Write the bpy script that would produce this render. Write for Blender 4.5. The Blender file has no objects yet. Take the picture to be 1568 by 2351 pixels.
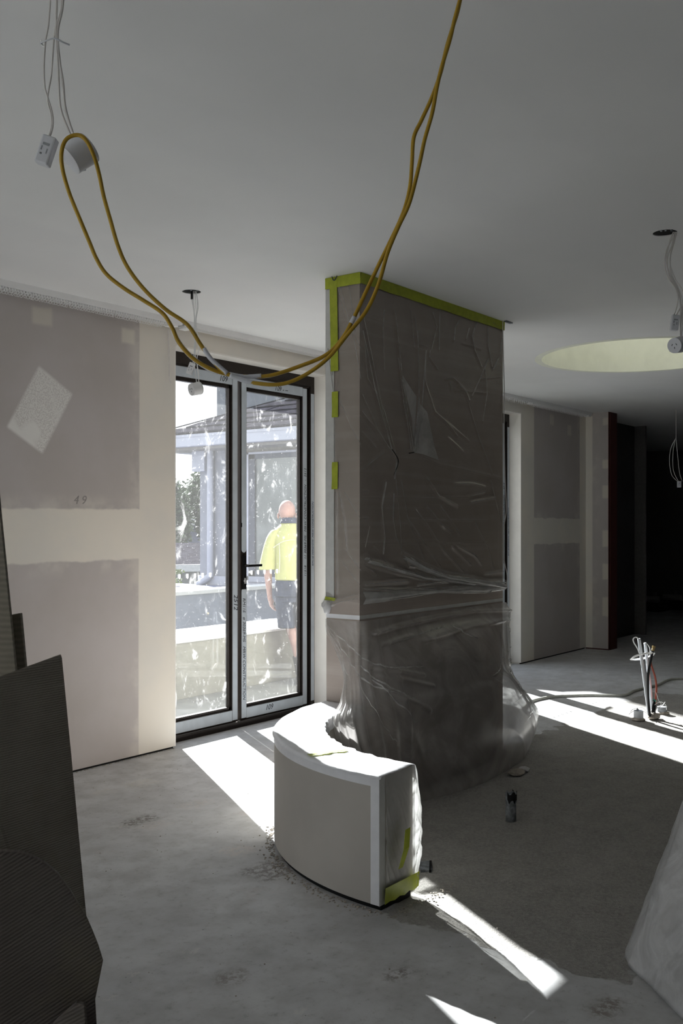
import bpy, bmesh, math, random
import numpy as np
from mathutils import Vector, Matrix, noise
C = bpy.context.scene.collection
rnd = random.Random(7)

# ------------------------------------------------------------ camera, sky, sun, exposure
F2 = (.798, .603); R2 = (.603, -.798); FP = 2279.0; HZ = 1207.0; CZ = 1.41
cam_d = bpy.data.cameras.new('camera'); cam = bpy.data.objects.new('camera', cam_d); C.objects.link(cam)
cam_d.sensor_fit = 'VERTICAL'; cam_d.sensor_height = 36; cam_d.lens = FP / 2351 * 36
cam_d.shift_y = (HZ - 1175.5) / 2351; cam_d.clip_start = .05; cam_d.clip_end = 300
cam.location = (0, 0, CZ); cam.rotation_euler = (math.pi / 2, 0, math.atan2(F2[1], F2[0]) - math.pi / 2)
bpy.context.scene.camera = cam
SC = bpy.context.scene
SC.view_settings.view_transform = 'Standard'; SC.view_settings.look = 'None'
SC.view_settings.gamma = 1; SC.view_settings.use_curve_mapping = False
SC.view_settings.exposure = 2.22
SC.cycles.max_bounces = 12; SC.cycles.diffuse_bounces = 7; SC.cycles.transparent_max_bounces = 24
SC.cycles.sample_clamp_indirect = 6; SC.cycles.caustics_reflective = False
w = bpy.data.worlds.new('sky'); SC.world = w; w.use_nodes = True
nt = w.node_tree; nt.nodes.clear()
wo = nt.nodes.new('ShaderNodeOutputWorld'); bg = nt.nodes.new('ShaderNodeBackground')
tc = nt.nodes.new('ShaderNodeTexCoord'); sx = nt.nodes.new('ShaderNodeSeparateXYZ'); rp = nt.nodes.new('ShaderNodeValToRGB')
nt.links.new(tc.outputs['Generated'], sx.inputs[0]); nt.links.new(sx.outputs['Z'], rp.inputs[0])
rp.color_ramp.elements[0].position = 0; rp.color_ramp.elements[0].color = (1.0, 1.0, 1.0, 1)
rp.color_ramp.elements[1].position = .9; rp.color_ramp.elements[1].color = (.60, .66, .78, 1)
nt.links.new(rp.outputs[0], bg.inputs[0]); bg.inputs[1].default_value = .75
nt.links.new(bg.outputs[0], wo.inputs[0])
TAN = .55
sun_d = bpy.data.lights.new('sun', 'SUN'); sun = bpy.data.objects.new('sun', sun_d); C.objects.link(sun)
sun_d.energy = 11.0; sun_d.angle = .009; sun_d.color = (1, .985, .96)
sun.rotation_euler = Vector((.525, .851, TAN)).to_track_quat('Z', 'Y').to_euler()

# ------------------------------------------------------------ helpers
def at(px, py, d):
    u = (px - 784) / FP
    return (d * (F2[0] + R2[0] * u), d * (F2[1] + R2[1] * u), CZ - (py - HZ) / FP * d)
def atY(px, py, Y):
    u = (px - 784) / FP
    return at(px, py, Y / (F2[1] + R2[1] * u))
def atX(px, py, X):
    u = (px - 784) / FP
    return at(px, py, X / (F2[0] + R2[0] * u))
def atZ(px, py, Z=0.0):
    return at(px, py, (CZ - Z) * FP / (py - HZ))

def thing(name, label, cat, loc=(0, 0, 0), group=None):
    o = bpy.data.objects.new(name, None); C.objects.link(o); o.location = loc
    o.empty_display_size = .1
    o['label'] = label; o['category'] = cat
    if group: o['group'] = group
    return o
def tag(o, label, cat, group=None):
    o['label'] = label; o['category'] = cat
    if group: o['group'] = group
    return o
def org(p):
    v = Vector((0, 0, 0))
    while p is not None:
        v += Vector(p.location); p = p.parent
    return v
def link(name, me, mat, parent=None, smooth=False, loc=None):
    if mat is not None:
        me.materials.clear(); me.materials.append(mat)
    o = bpy.data.objects.new(name, me); C.objects.link(o)
    if parent is not None:
        o.parent = parent
        if loc is None: me.transform(Matrix.Translation(-org(parent)))
    if loc is not None: o.location = Vector(loc) - (org(parent) if parent is not None else Vector((0, 0, 0)))
    if smooth:
        me.polygons.foreach_set('use_smooth', [True] * len(me.polygons))
    return o
def pyd(name, vs, fs, mat, parent=None, smooth=False, loc=None):
    me = bpy.data.meshes.new(name); me.from_pydata([tuple(v) for v in vs], [], fs); me.update()
    return link(name, me, mat, parent, smooth, loc)
class BM:
    def __init__(s): s.b = bmesh.new()
    def box(s, x0, x1, y0, y1, z0, z1, bev=0, rot=None):
        r = bmesh.ops.create_cube(s.b, size=1)
        M = Matrix.Translation(((x0 + x1) / 2, (y0 + y1) / 2, (z0 + z1) / 2)) @ (rot or Matrix()) @ Matrix.Diagonal((abs(x1 - x0), abs(y1 - y0), abs(z1 - z0), 1))
        bmesh.ops.transform(s.b, matrix=M, verts=r['verts'])
        if bev:
            es = {e for v in r['verts'] for e in v.link_edges}
            bmesh.ops.bevel(s.b, geom=list(es), offset=bev, segments=2, affect='EDGES', profile=.5)
        return s
    def cyl(s, a, b, r, r2=None, n=16, caps=True):
        a = Vector(a); b = Vector(b); d = b - a
        M = Matrix.Translation((a + b) / 2) @ d.to_track_quat('Z', 'Y').to_matrix().to_4x4()
        bmesh.ops.create_cone(s.b, cap_ends=caps, segments=n, radius1=r, radius2=r if r2 is None else r2, depth=d.length, matrix=M)
        return s
    def sph(s, c, r, n=12, sc=(1, 1, 1)):
        M = Matrix.Translation(c) @ Matrix.Diagonal((sc[0], sc[1], sc[2], 1))
        bmesh.ops.create_uvsphere(s.b, u_segments=n, v_segments=max(6, n // 2 + 2), radius=r, matrix=M); return s
    def out(s, name, mat, parent=None, smooth=False, loc=None):
        me = bpy.data.meshes.new(name); s.b.to_mesh(me); s.b.free()
        o = link(name, me, mat, parent, False, loc)
        if smooth: me.polygons.foreach_set('use_smooth', [True] * len(me.polygons)); me.set_sharp_from_angle(angle=.7)
        return o
def bx(name, x0, x1, y0, y1, z0, z1, mat, parent=None, bev=0):
    return BM().box(x0, x1, y0, y1, z0, z1, bev).out(name, mat, parent)
def struct(o): o['kind'] = 'structure'; return o
def spline(pts, n=8, closed=False):
    P = [Vector(p) for p in pts]; out = []
    m = len(P)
    rng = range(m) if closed else range(m - 1)
    for i in rng:
        if closed: p0, p1, p2, p3 = P[i - 1], P[i], P[(i + 1) % m], P[(i + 2) % m]
        else: p0, p1, p2, p3 = P[max(i - 1, 0)], P[i], P[i + 1], P[min(i + 2, m - 1)]
        for k in range(n):
            t = k / n
            out.append(.5 * ((2 * p1) + (p2 - p0) * t + (2 * p0 - 5 * p1 + 4 * p2 - p3) * t * t + (3 * p1 - p0 - 3 * p2 + p3) * t ** 3))
    if not closed: out.append(P[-1])
    return out
def tube(name, pts, r, mat, parent=None, n=8, sides=8, closed=False, flat=1.0):
    Q = spline(pts, n, closed) if n > 1 else [Vector(p) for p in pts]
    m = len(Q); vs = []; fs = []
    N = None
    for i, q in enumerate(Q):
        a = Q[i - 1] if (closed or i) else Q[0]; b = Q[(i + 1) % m] if (closed or i < m - 1) else Q[-1]
        T = (b - a).normalized()
        if N is None: N = T.orthogonal().normalized()
        N = (N - T * N.dot(T)).normalized(); B = T.cross(N)
        rr = r[min(int(i * len(r) / m), len(r) - 1)] if isinstance(r, (list, tuple)) else r
        for k in range(sides):
            an = 2 * math.pi * k / sides
            vs.append(q + N * math.cos(an) * rr + B * math.sin(an) * rr * flat)
    for i in range(m if closed else m - 1):
        j = (i + 1) % m
        for k in range(sides):
            l = (k + 1) % sides
            fs.append((i * sides + k, i * sides + l, j * sides + l, j * sides + k))
    if not closed:
        fs.append(tuple(range(sides))[::-1]); fs.append(tuple((m - 1) * sides + k for k in range(sides)))
    return pyd(name, vs, fs, mat, parent, True)
def grid(name, P, mat, parent=None, smooth=True, thick=0):
    P = np.asarray(P, float); a, b, _ = P.shape
    idx = np.arange(a * b).reshape(a, b)
    fs = np.stack([idx[:-1, :-1], idx[1:, :-1], idx[1:, 1:], idx[:-1, 1:]], -1).reshape(-1, 4)
    me = bpy.data.meshes.new(name)
    vs = P.reshape(-1, 3)
    me.vertices.add(len(vs)); me.vertices.foreach_set('co', vs.ravel())
    me.loops.add(fs.size); me.loops.foreach_set('vertex_index', fs.ravel().astype(np.int32))
    me.polygons.add(len(fs)); me.polygons.foreach_set('loop_start', np.arange(0, fs.size, 4, dtype=np.int32))
    me.update(calc_edges=True)
    o = link(name, me, mat, parent, smooth)
    if thick:
        md = o.modifiers.new('t', 'SOLIDIFY'); md.thickness = thick; md.offset = 0
    return o
def plate(name, poly, nrm, th, mat, parent=None, bev=0):
    """extrude a polygon (world points) by th along -nrm"""
    n = Vector(nrm).normalized() * th; k = len(poly)
    vs = [Vector(p) for p in poly] + [Vector(p) - n for p in poly]
    fs = [tuple(range(k)), tuple(range(2 * k - 1, k - 1, -1))] + [(i, k + i, k + (i + 1) % k, (i + 1) % k) for i in range(k)]
    return pyd(name, vs, fs, mat, parent)
def text(name, s, size, mat, M, parent=None, depth=.0004):
    cu = bpy.data.curves.new(name, 'FONT'); cu.body = s; cu.size = size; cu.extrude = depth
    cu.align_x = 'LEFT'; cu.shear = .25; cu.resolution_u = 3
    to = bpy.data.objects.new('t', cu); C.objects.link(to)
    dg = bpy.context.evaluated_depsgraph_get(); me = bpy.data.meshes.new_from_object(to.evaluated_get(dg))
    bpy.data.objects.remove(to); bpy.data.curves.remove(cu)
    me.transform(M); return link(name, me, mat, parent)
def dup(o, parent=None, off=None):
    c = o.copy(); C.objects.link(c)
    if parent is not None: c.parent = parent
    if off is not None: c.location = Vector(o.location) + Vector(off)
    for ch in list(o.children): dup(ch, c)
    return c

# ------------------------------------------------------------ material helpers
class NT:
    def __init__(s, name):
        s.m = bpy.data.materials.new(name); s.m.use_nodes = True; s.t = s.m.node_tree; s.t.nodes.clear()
        s.o = s.n('ShaderNodeOutputMaterial'); s.geo = s.n('ShaderNodeNewGeometry').outputs['Position']
    def n(s, k, **kw):
        x = s.t.nodes.new(k)
        for a, b in kw.items(): setattr(x, a, b)
        return x
    def l(s, a, b): s.t.links.new(a, b)
    def put(s, sock, v):
        if hasattr(v, 'is_linked') or isinstance(v, bpy.types.NodeSocket): s.l(v, sock)
        else: sock.default_value = v
    def math(s, op, a, b=0.0, clamp=False):
        x = s.n('ShaderNodeMath', operation=op, use_clamp=clamp); s.put(x.inputs[0], a); s.put(x.inputs[1], b); return x.outputs[0]
    def sep(s, v=None):
        x = s.n('ShaderNodeSeparateXYZ'); s.l(v or s.geo, x.inputs[0]); return x.outputs
    def noise(s, scale, detail=4, rough=.55, vec=None, stretch=None, dist=0):
        x = s.n('ShaderNodeTexNoise'); v = vec or s.geo
        if stretch:
            mp = s.n('ShaderNodeMapping'); mp.inputs['Scale'].default_value = stretch[:3]
            if len(stretch) > 3: mp.inputs['Rotation'].default_value = stretch[3]
            s.l(v, mp.inputs['Vector']); v = mp.outputs[0]
        s.l(v, x.inputs['Vector']); x.inputs['Scale'].default_value = scale; x.inputs['Detail'].default_value = detail
        x.inputs['Roughness'].default_value = rough; x.inputs['Distortion'].default_value = dist; return x.outputs['Fac']
    def ss(s, v, a, b, lo=0.0, hi=1.0, t='SMOOTHSTEP'):
        x = s.n('ShaderNodeMapRange', interpolation_type=t, clamp=True) if t != 'LINEAR' else s.n('ShaderNodeMapRange', clamp=True)
        s.put(x.inputs['Value'], v); x.inputs['From Min'].default_value = a; x.inputs['From Max'].default_value = b
        x.inputs['To Min'].default_value = lo; x.inputs['To Max'].default_value = hi; return x.outputs['Result']
    def rect(s, u, v, u0, u1, v0, v1, sf=.006):
        a = s.math('MULTIPLY', s.ss(u, u0 - sf, u0 + sf), s.ss(u, u1 - sf, u1 + sf, 1, 0))
        b = s.math('MULTIPLY', s.ss(v, v0 - sf, v0 + sf), s.ss(v, v1 - sf, v1 + sf, 1, 0))
        return s.math('MULTIPLY', a, b)
    def mix(s, f, a, b):
        x = s.n('ShaderNodeMix', data_type='RGBA'); s.put(x.inputs[0], f)
        s.put(x.inputs[6], a if not isinstance(a, tuple) else (*a[:3], 1)); s.put(x.inputs[7], b if not isinstance(b, tuple) else (*b[:3], 1)); return x.outputs[2]
    def bump(s, h, st=.3, d=.01):
        x = s.n('ShaderNodeBump'); s.l(h, x.inputs['Height']); x.inputs['Strength'].default_value = st; x.inputs['Distance'].default_value = d; return x.outputs[0]
    def pbr(s, col, rough=.6, metal=0, nrm=None, spec=.3, sheen=0):
        x = s.n('ShaderNodeBsdfPrincipled'); s.put(x.inputs['Base Color'], col if not isinstance(col, tuple) else (*col[:3], 1))
        s.put(x.inputs['Roughness'], rough); s.put(x.inputs['Metallic'], metal); s.put(x.inputs['Specular IOR Level'], spec)
        if nrm is not None: s.l(nrm, x.inputs['Normal'])
        return x.outputs[0]
    def fin(s, sh): s.l(sh, s.o.inputs['Surface']); return s.m
def plain(name, col, rough=.6, metal=0, var=.08, sc=30, bump=.1, spec=.3):
    t = NT(name); f = t.noise(sc, 3)
    c = t.mix(t.ss(f, .3, .7), tuple(x * (1 - var) for x in col), tuple(min(1, x * (1 + var)) for x in col))
    return t.fin(t.pbr(c, rough, metal, t.bump(f, bump, .002), spec))

CREAM = (.74, .695, .62); BOARD = (.455, .42, .40); FILL = (.70, .66, .57)
def wall_mat(name, boards, fills, axis='X', roller=False, cream=CREAM):
    t = NT(name); xyz = t.sep(); u = xyz[axis]; v = xyz['Z']
    wob = t.noise(5, 3); wv = t.math('MULTIPLY', t.math('SUBTRACT', wob, .5), .05)
    uu = t.math('ADD', u, t.math('MULTIPLY', wv, .15)); vv = t.math('ADD', v, wv)
    cl = t.noise(2.2, 4); fine = t.noise(60, 3)
    crm = t.mix(t.ss(cl, .35, .65), cream, tuple(a * b for a, b in zip(cream, (.93, .95, .98))))
    brd = t.mix(t.ss(cl, .3, .7), BOARD, tuple(a * b for a, b in zip(BOARD, (1.08, 1.09, 1.12))))
    m = None
    for b in boards:
        r = t.rect(uu, vv, *b[:4], b[4] if len(b) > 4 else .008); m = r if m is None else t.math('MAXIMUM', m, r)
    col = t.mix(m, crm, brd) if m is not None else crm
    # thin skim of compound feathered past the joint
    if m is not None:
        halo = None
        for b in boards:
            r = t.rect(uu, vv, b[0] + .0, b[1] - .07, b[2] + .06, b[3] - .06, .05); halo = r if halo is None else t.math('MAXIMUM', halo, r)
        f2 = t.math('MULTIPLY', t.math('SUBTRACT', m, halo, True), t.ss(t.noise(7, 3), .40, .7, 0, .40)); col = t.mix(f2, col, crm)
    for q in fills:
        r = t.math('MULTIPLY', t.rect(uu, vv, *q[:4], .014), q[4]); col = t.mix(r, col, FILL)
    if roller:
        a = math.radians(60); ca, sa = math.cos(a), math.sin(a); cu, cv = 3.385, 2.05
        du = t.math('SUBTRACT', u, cu); dv = t.math('SUBTRACT', v, cv)
        p = t.math('ADD', t.math('MULTIPLY', du, ca), t.math('MULTIPLY', dv, sa)); q = t.math('SUBTRACT', t.math('MULTIPLY', du, sa), t.math('MULTIPLY', dv, ca))
        r = t.rect(p, q, -.205, .20, -.135, .125, .012)
        sp = t.ss(t.noise(130, 2), .42, .56); core = t.ss(t.noise(4.5, 2), .45, .6)
        r = t.math('MULTIPLY', r, t.math('MAXIMUM', t.ss(sp, 0, 1, .45, .9), t.math('MULTIPLY', core, .95))); col = t.mix(r, col, (.78, .77, .74))
    return t.fin(t.pbr(col, .85, 0, t.bump(fine, .08, .002), .15))

M = {}
M['wall'] = wall_mat('plasterboard_wall', [(-9, 4.093, 1.505, 2.80), (-9, 4.086, -1, 1.205), (9.471, 10.63, 1.49, 2.8), (9.471, 10.63, -1, 1.215)],
    [(3.325, 3.455, 2.52, 2.62, .55), (3.955, 4.055, 2.515, 2.60, .7), (9.85, 9.95, 2.50, 2.60, .5), (10.3, 10.4, 2.42, 2.53, .55)], roller=True)
M['nib'] = wall_mat('nib_board', [(4.37, 4.56, -1, 2.8, .01)], [(4.36, 4.435, 2.55, 2.64, .7), (4.36, 4.44, 2.06, 2.16, .8), (4.36, 4.44, 1.72, 1.87, .8),
    (4.36, 4.44, 1.17, 1.36, .8), (4.36, 4.44, .80, .98, .8), (4.36, 4.44, .38, .60, .8)], axis='Y')
M['cream'] = wall_mat('jointing_compound', [], [])
M['reveal'] = plain('reveal_plaster', (.80, .77, .72), .85, sc=6, var=.03, bump=.04)
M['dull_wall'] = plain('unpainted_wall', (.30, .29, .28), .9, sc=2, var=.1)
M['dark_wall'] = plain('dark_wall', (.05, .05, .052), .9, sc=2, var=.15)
def ceil_mat():
    t = NT('ceiling_paint'); f = t.noise(1.1, 3); g = t.noise(45, 3); x = t.sep()
    band = t.ss(t.noise(.8, 2, vec=None, stretch=(.2, 3, 1)), .4, .65)
    c = t.mix(t.ss(f, .35, .65), (.74, .74, .735), (.78, .78, .775)); c = t.mix(t.math('MULTIPLY', band, .3), c, (.70, .705, .715))
    return t.fin(t.pbr(c, .8, 0, t.bump(g, .05, .002), .2))
M['ceiling'] = ceil_mat()
def floor_mat():
    t = NT('concrete_floor'); x = t.sep(); big = t.noise(1.3, 6, .6); med = t.noise(7, 6, .65); fine = t.noise(70, 5, .7); grit = t.noise(260, 2, .6)
    c = t.mix(t.ss(big, .3, .7), (.47, .47, .475), (.61, .61, .61)); c = t.mix(t.ss(med, .35, .7, 0, .6), c, (.36, .355, .345)); c = t.mix(t.ss(t.noise(28, 6, .75), .55, .7, 0, .45), c, (.27, .265, .255)); c = t.mix(t.ss(t.noise(17, 6, .75), .6, .75, 0, .35), c, (.62, .61, .59))
    c = t.mix(t.ss(t.noise(3.3, 6, .7, stretch=(1, 1.6, 1)), .63, .69, 0, .5), c, (.64, .62, .58))
    c = t.mix(t.ss(t.noise(4.1, 7, .75, stretch=(1.4, 1, 1.3)), .68, .74, 0, .5), c, (.20, .16, .125))
    c = t.mix(t.ss(t.noise(2.0, 5, .7, stretch=(1, 1, 2.2)), .62, .75, 0, .25), c, (.50, .36, .32))
    for (px, py, a_, b_, kk, cc_) in ((535, 2242, .06, .04, .6, (.20, .16, .13)), (320, 1884, .10, .05, .75, (.13, .11, .085)), (920, 2235, .05, .03, .75, (.15, .12, .10)), (1395, 2313, .07, .035, .7, (.17, .13, .10)), (640, 1990, .16, .09, .7, (.15, .125, .105)),
                                      (545, 1952, .07, .06, .5, (.62, .55, .50)), (355, 1895, .08, .05, .4, (.62, .56, .51)), (325, 1797, .08, .06, .5, (.60, .57, .52)), (235, 1818, .07, .05, .4, (.60, .57, .52)), (215, 1995, .07, .03, .45, (.60, .60, .60)), (590, 1775, .02, .02, .7, (.15, .13, .12)), (450, 1845, .1, .05, .35, (.58, .52, .48)), (960, 1960, .12, .06, .5, (.14, .12, .10))):
        q_ = atZ(px, py); n_ = t.math('MULTIPLY', t.math('SUBTRACT', t.noise(22, 5, .7), .5), .12)
        mk = t.rect(t.math('ADD', x['X'], n_), t.math('SUBTRACT', x['Y'], n_), q_[0] - a_, q_[0] + a_, q_[1] - b_, q_[1] + b_, .03)
        c = t.mix(t.math('MULTIPLY', t.math('MULTIPLY', mk, kk), t.ss(t.noise(38, 5, .75), .42, .56)), c, cc_)
    vor = t.n('ShaderNodeTexVoronoi'); t.l(t.geo, vor.inputs['Vector']); vor.inputs['Scale'].default_value = 26
    sp = t.math('MULTIPLY', t.ss(vor.outputs['Distance'], .035, .10, 1, 0), t.ss(t.noise(9, 2), .5, .6)); c = t.mix(t.math('MULTIPLY', sp, .8), c, (.09, .085, .08))
    wob = t.math('MULTIPLY', t.math('SUBTRACT', t.noise(6, 4), .5), .22)
    rx = t.math('ADD', x['X'], wob); ry = t.math('ADD', x['Y'], wob)
    rz = t.rect(rx, ry, 2.97, 8.3, 1.16, 3.0, .01)
    dx_ = t.math('SUBTRACT', x['X'], 4.09); dy_ = t.math('SUBTRACT', x['Y'], 2.08)
    rad = t.math('SQRT', t.math('ADD', t.math('MULTIPLY', dx_, dx_), t.math('MULTIPLY', dy_, dy_)))
    out_ = t.math('MULTIPLY', t.math('MULTIPLY', t.ss(rad, 1.0, 1.02), t.ss(x['X'], 4.08, 4.09, 1, 0)), t.ss(x['Y'], 2.05, 2.09))
    rz = t.math('MULTIPLY', rz, t.math('SUBTRACT', 1.0, out_))
    rc = t.mix(t.ss(med, .3, .7), (.25, .24, .225), (.33, .315, .295)); rc = t.mix(t.ss(fine, .35, .65, 0, .6), rc, (.44, .42, .39))
    rc = t.mix(t.ss(grit, .55, .7, 0, .6), rc, (.16, .15, .14))
    c = t.mix(rz, c, rc)
    h = t.math('ADD', t.math('MULTIPLY', fine, t.ss(rz, 0, 1, .15, 1.4)), t.math('MULTIPLY', grit, t.ss(rz, 0, 1, .05, .8)))
    return t.fin(t.pbr(c, t.ss(rz, 0, 1, .62, .95), 0, t.bump(h, .6, .006), .25))
M['floor'] = floor_mat()
def schlick(t, nr=None):
    lw = t.n('ShaderNodeLayerWeight'); lw.inputs['Blend'].default_value = .5
    if nr is not None: t.l(nr, lw.inputs['Normal'])
    return t.math('ADD', t.math('MULTIPLY', t.math('POWER', lw.outputs['Facing'], 5.0), .9), .045, True)
def film(name, dens=.3, tint=(.80, .80, .79), rough=.22, nsc=9, bump=.3, hi=None):
    t = NT(name); tr = t.n('ShaderNodeBsdfTransparent'); tr.inputs[0].default_value = (.93, .93, .92, 1)
    f = t.noise(nsc, 5, .6, dist=1.2); nr = t.bump(f, bump, .02)
    df = t.n('ShaderNodeBsdfDiffuse'); df.inputs[0].default_value = (*tint, 1); t.l(nr, df.inputs['Normal'])
    tl = t.n('ShaderNodeBsdfTranslucent'); tl.inputs[0].default_value = (*tint, 1); t.l(nr, tl.inputs['Normal'])
    a = t.n('ShaderNodeMixShader'); a.inputs[0].default_value = .45; t.l(df.outputs[0], a.inputs[1]); t.l(tl.outputs[0], a.inputs[2])
    b = t.n('ShaderNodeMixShader'); t.l(t.ss(f, .3, .75, dens * .75, min(1, dens * 1.3)), b.inputs[0]); t.l(tr.outputs[0], b.inputs[1]); t.l(a.outputs[0], b.inputs[2])
    gl = t.n('ShaderNodeBsdfGlossy'); gl.inputs['Roughness'].default_value = rough; t.l(nr, gl.inputs['Normal'])
    c = t.n('ShaderNodeMixShader'); t.l(schlick(t, nr), c.inputs[0]); t.l(b.outputs[0], c.inputs[1]); t.l(gl.outputs[0], c.inputs[2])
    return t.fin(c.outputs[0])
M['socket_mark'] = plain('pencil_grey', (.28, .26, .25), .8)
M['film'] = film('plastic_film', .11, (.72, .70, .68), bump=.08)
M['film2'] = film('plastic_film_loose', .58, bump=.03, nsc=3, rough=.3)
M['film4'] = film('plastic_film_drape', .42, (.66, .63, .61), bump=.03, nsc=3, rough=.28)
M['sticker'] = film('sticker_vinyl', .98, (.95, .95, .95), .4, 30, 0)
M['pleat_glint'] = film('plastic_pleat_glint', .42, (.85, .85, .84), .25, 20, .1)  # whiter doubled film, so creases look lit
M['film3'] = film('plastic_film_heavy', .85, (.80, .80, .81), .3, 7, .5)
def glass_mat():
    t = NT('dusty_glass'); tr = t.n('ShaderNodeBsdfTransparent'); tr.inputs[0].default_value = (.80, .82, .83, 1)
    gl = t.n('ShaderNodeBsdfGlossy'); gl.inputs['Roughness'].default_value = .01; 
    a = t.n('ShaderNodeMixShader'); t.l(schlick(t), a.inputs[0]); t.l(tr.outputs[0], a.inputs[1]); t.l(gl.outputs[0], a.inputs[2])
    tl = t.n('ShaderNodeBsdfTranslucent'); tl.inputs[0].default_value = (.9, .9, .9, 1); df = t.n('ShaderNodeBsdfDiffuse'); df.inputs[0].default_value = (.9, .9, .9, 1)
    d = t.n('ShaderNodeMixShader'); d.inputs[0].default_value = .5; t.l(tl.outputs[0], d.inputs[1]); t.l(df.outputs[0], d.inputs[2])
    sm = t.ss(t.noise(5.5, 8, .7, dist=2.5, stretch=(1, 1, .7)), .565, .78, 0, .40)
    st = t.ss(t.noise(9, 5, .6, stretch=(3, 3, .25)), .68, .8, 0, .22)
    sp = t.ss(t.noise(110, 2, .5), .70, .76, 0, .35)
    scr = t.ss(t.noise(6, 6, .8, dist=7, stretch=(2, 2, 1)), .655, .70, 0, .40)
    k = t.math('ADD', t.math('ADD', sm, st), t.math('ADD', sp, scr)); k = t.math('ADD', k, .022, True)
    b = t.n('ShaderNodeMixShader'); t.l(k, b.inputs[0]); t.l(a.outputs[0], b.inputs[1]); t.l(d.outputs[0], b.inputs[2])
    return t.fin(b.outputs[0])
M['glass'] = glass_mat()
M['bronze'] = plain('bronze_aluminium', (.030, .024, .021), .38, .4, .15, 60)
M['blackmetal'] = plain('black_metal', (.012, .012, .013), .35, .3)
M['filmtape'] = plain('protective_film', (.50, .55, .60), .45, sc=12, var=.05)
M['whitetape'] = plain('white_tape', (.78, .78, .80), .5, sc=20, var=.03)
M['papertape'] = plain('paper_tape', (.55, .55, .53), .7, sc=20, var=.05)
M['green'] = plain('green_tape', (.36, .41, .035), .45, sc=25, var=.10)
M['ink'] = plain('marker_ink', (.015, .015, .02), .5)
M['bluepen'] = plain('blue_marker_ink', (.02, .03, .08), .5)
def col_mat():
    t = NT('partition_board'); f = t.noise(2.5, 4); g = t.noise(60, 3)
    st = t.noise(1.2, 3, stretch=(.6, .6, 18))
    c = t.mix(t.ss(f, .3, .7), (.34, .29, .255), (.39, .335, .30)); c = t.mix(t.ss(st, .45, .7, 0, .25), c, (.52, .47, .43))
    return t.fin(t.pbr(c, .85, 0, t.bump(g, .06, .002), .15))
M['partition'] = col_mat()
M['low_wall'] = plain('low_wall_board', (.46, .43, .39), .85, sc=3, var=.05)
M['plastic_white'] = plain('white_plastic', (.80, .80, .80), .35, sc=10, var=.02, spec=.5)
M['socket_grey'] = plain('socket_plastic', (.62, .63, .67), .35, sc=10, var=.02, spec=.5)
M['clear'] = plain('clear_socket_edge', (.55, .55, .55), .2)
M['cable'] = plain('cable_sheath', (.66, .63, .61), .5, sc=25, var=.05)
M['cable_thin'] = plain('thin_wire', (.62, .58, .57), .5)
M['yellow'] = plain('yellow_cord', (.42, .26, .025), .5, sc=30, var=.08)
M['cloth_tape'] = plain('pale_tape_wrap', (.62, .63, .68), .5)
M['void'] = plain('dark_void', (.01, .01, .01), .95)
M['steel_red'] = plain('primed_steel', (.07, .018, .015), .6)
def sheet_board(name, c1, c2, sc, rot):
    t = NT(name); mp = t.n('ShaderNodeMapping'); mp.inputs['Rotation'].default_value = rot; t.l(t.geo, mp.inputs[0])
    wv = t.n('ShaderNodeTexWave'); wv.wave_type = 'BANDS'; wv.bands_direction = 'Z'; t.l(mp.outputs[0], wv.inputs['Vector']); wv.inputs['Scale'].default_value = sc
    wv.inputs['Distortion'].default_value = 1.0; wv.inputs['Detail'].default_value = 2; wv.inputs['Detail Scale'].default_value = 3
    n = t.noise(2.5, 5, .6); c = t.mix(t.ss(n, .35, .65), c1, c2); c = t.mix(t.math('MULTIPLY', wv.outputs['Fac'], .28), c, tuple(a * .45 for a in c1))
    c = t.mix(t.ss(t.noise(3.5, 4, .6), .55, .75, 0, .35), c, (.22, .19, .09))
    return t.fin(t.pbr(c, .85, 0, t.bump(wv.outputs['Fac'], .35, .004), .15))
M['ribbed'] = sheet_board('ribbed_sheet', (.29, .265, .22), (.36, .335, .285), 60, (.0, .0, .0))
M['ribbed_dark'] = sheet_board('ribbed_dark_sheet', (.125, .108, .098), (.16, .143, .13), 46, (.35, .35, 0))
M['meshboard'] = sheet_board('mesh_backed_sheet', (.17, .155, .125), (.23, .21, .17), 22, (0, 0, 0))
# outdoors
M['terrace'] = plain('terrace_concrete', (.20, .20, .18), .85, sc=4, var=.18)
M['parapet'] = plain('parapet_render', (.24, .235, .20), .9, sc=12, var=.06)
M['parapet_top'] = plain('parapet_cap', (.62, .62, .60), .8, sc=8, var=.05)
M['blue_render'] = plain('blue_grey_render', (.24, .26, .31), .9, sc=6, var=.08)
M['house'] = plain('grey_house_render', (.20, .205, .225), .9, sc=5, var=.05)
M['trimwhite'] = plain('white_fascia', (.33, .34, .375), .6, sc=5, var=.04)
M['tower'] = plain('tower_render', (.16, .165, .19), .9, sc=4, var=.10)
M['tile'] = plain('roof_tile', (.030, .028, .034), 1.0, sc=8, var=.3, spec=.0)
M['house_dark'] = plain('house_window_frame', (.055, .06, .075), .5)
M['house_beige'] = plain('house_beige_band', (.20, .19, .17), .8)
M['foliage'] = plain('leaf', (.05, .075, .03), .7, sc=2, var=.3)
M['foliage2'] = plain('hedge_leaf', (.12, .16, .035), .7, sc=4, var=.3)
M['bark'] = plain('bark', (.06, .05, .04), .9)
M['rail'] = plain('white_rail', (.5, .5, .53), .6)
M['lav'] = plain('lavender_sheet', (.15, .16, .25), .8)
def g2():
    t = NT('house_window_glass'); c = t.mix(t.ss(t.noise(1.2, 3), .4, .6), (.10, .11, .10), (.17, .18, .165))
    return t.fin(t.pbr(c, .12, 0, None, .5))
M['house_glass'] = g2()
M['skin'] = plain('skin', (.29, .175, .15), .55, sc=14, var=.08)
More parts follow.
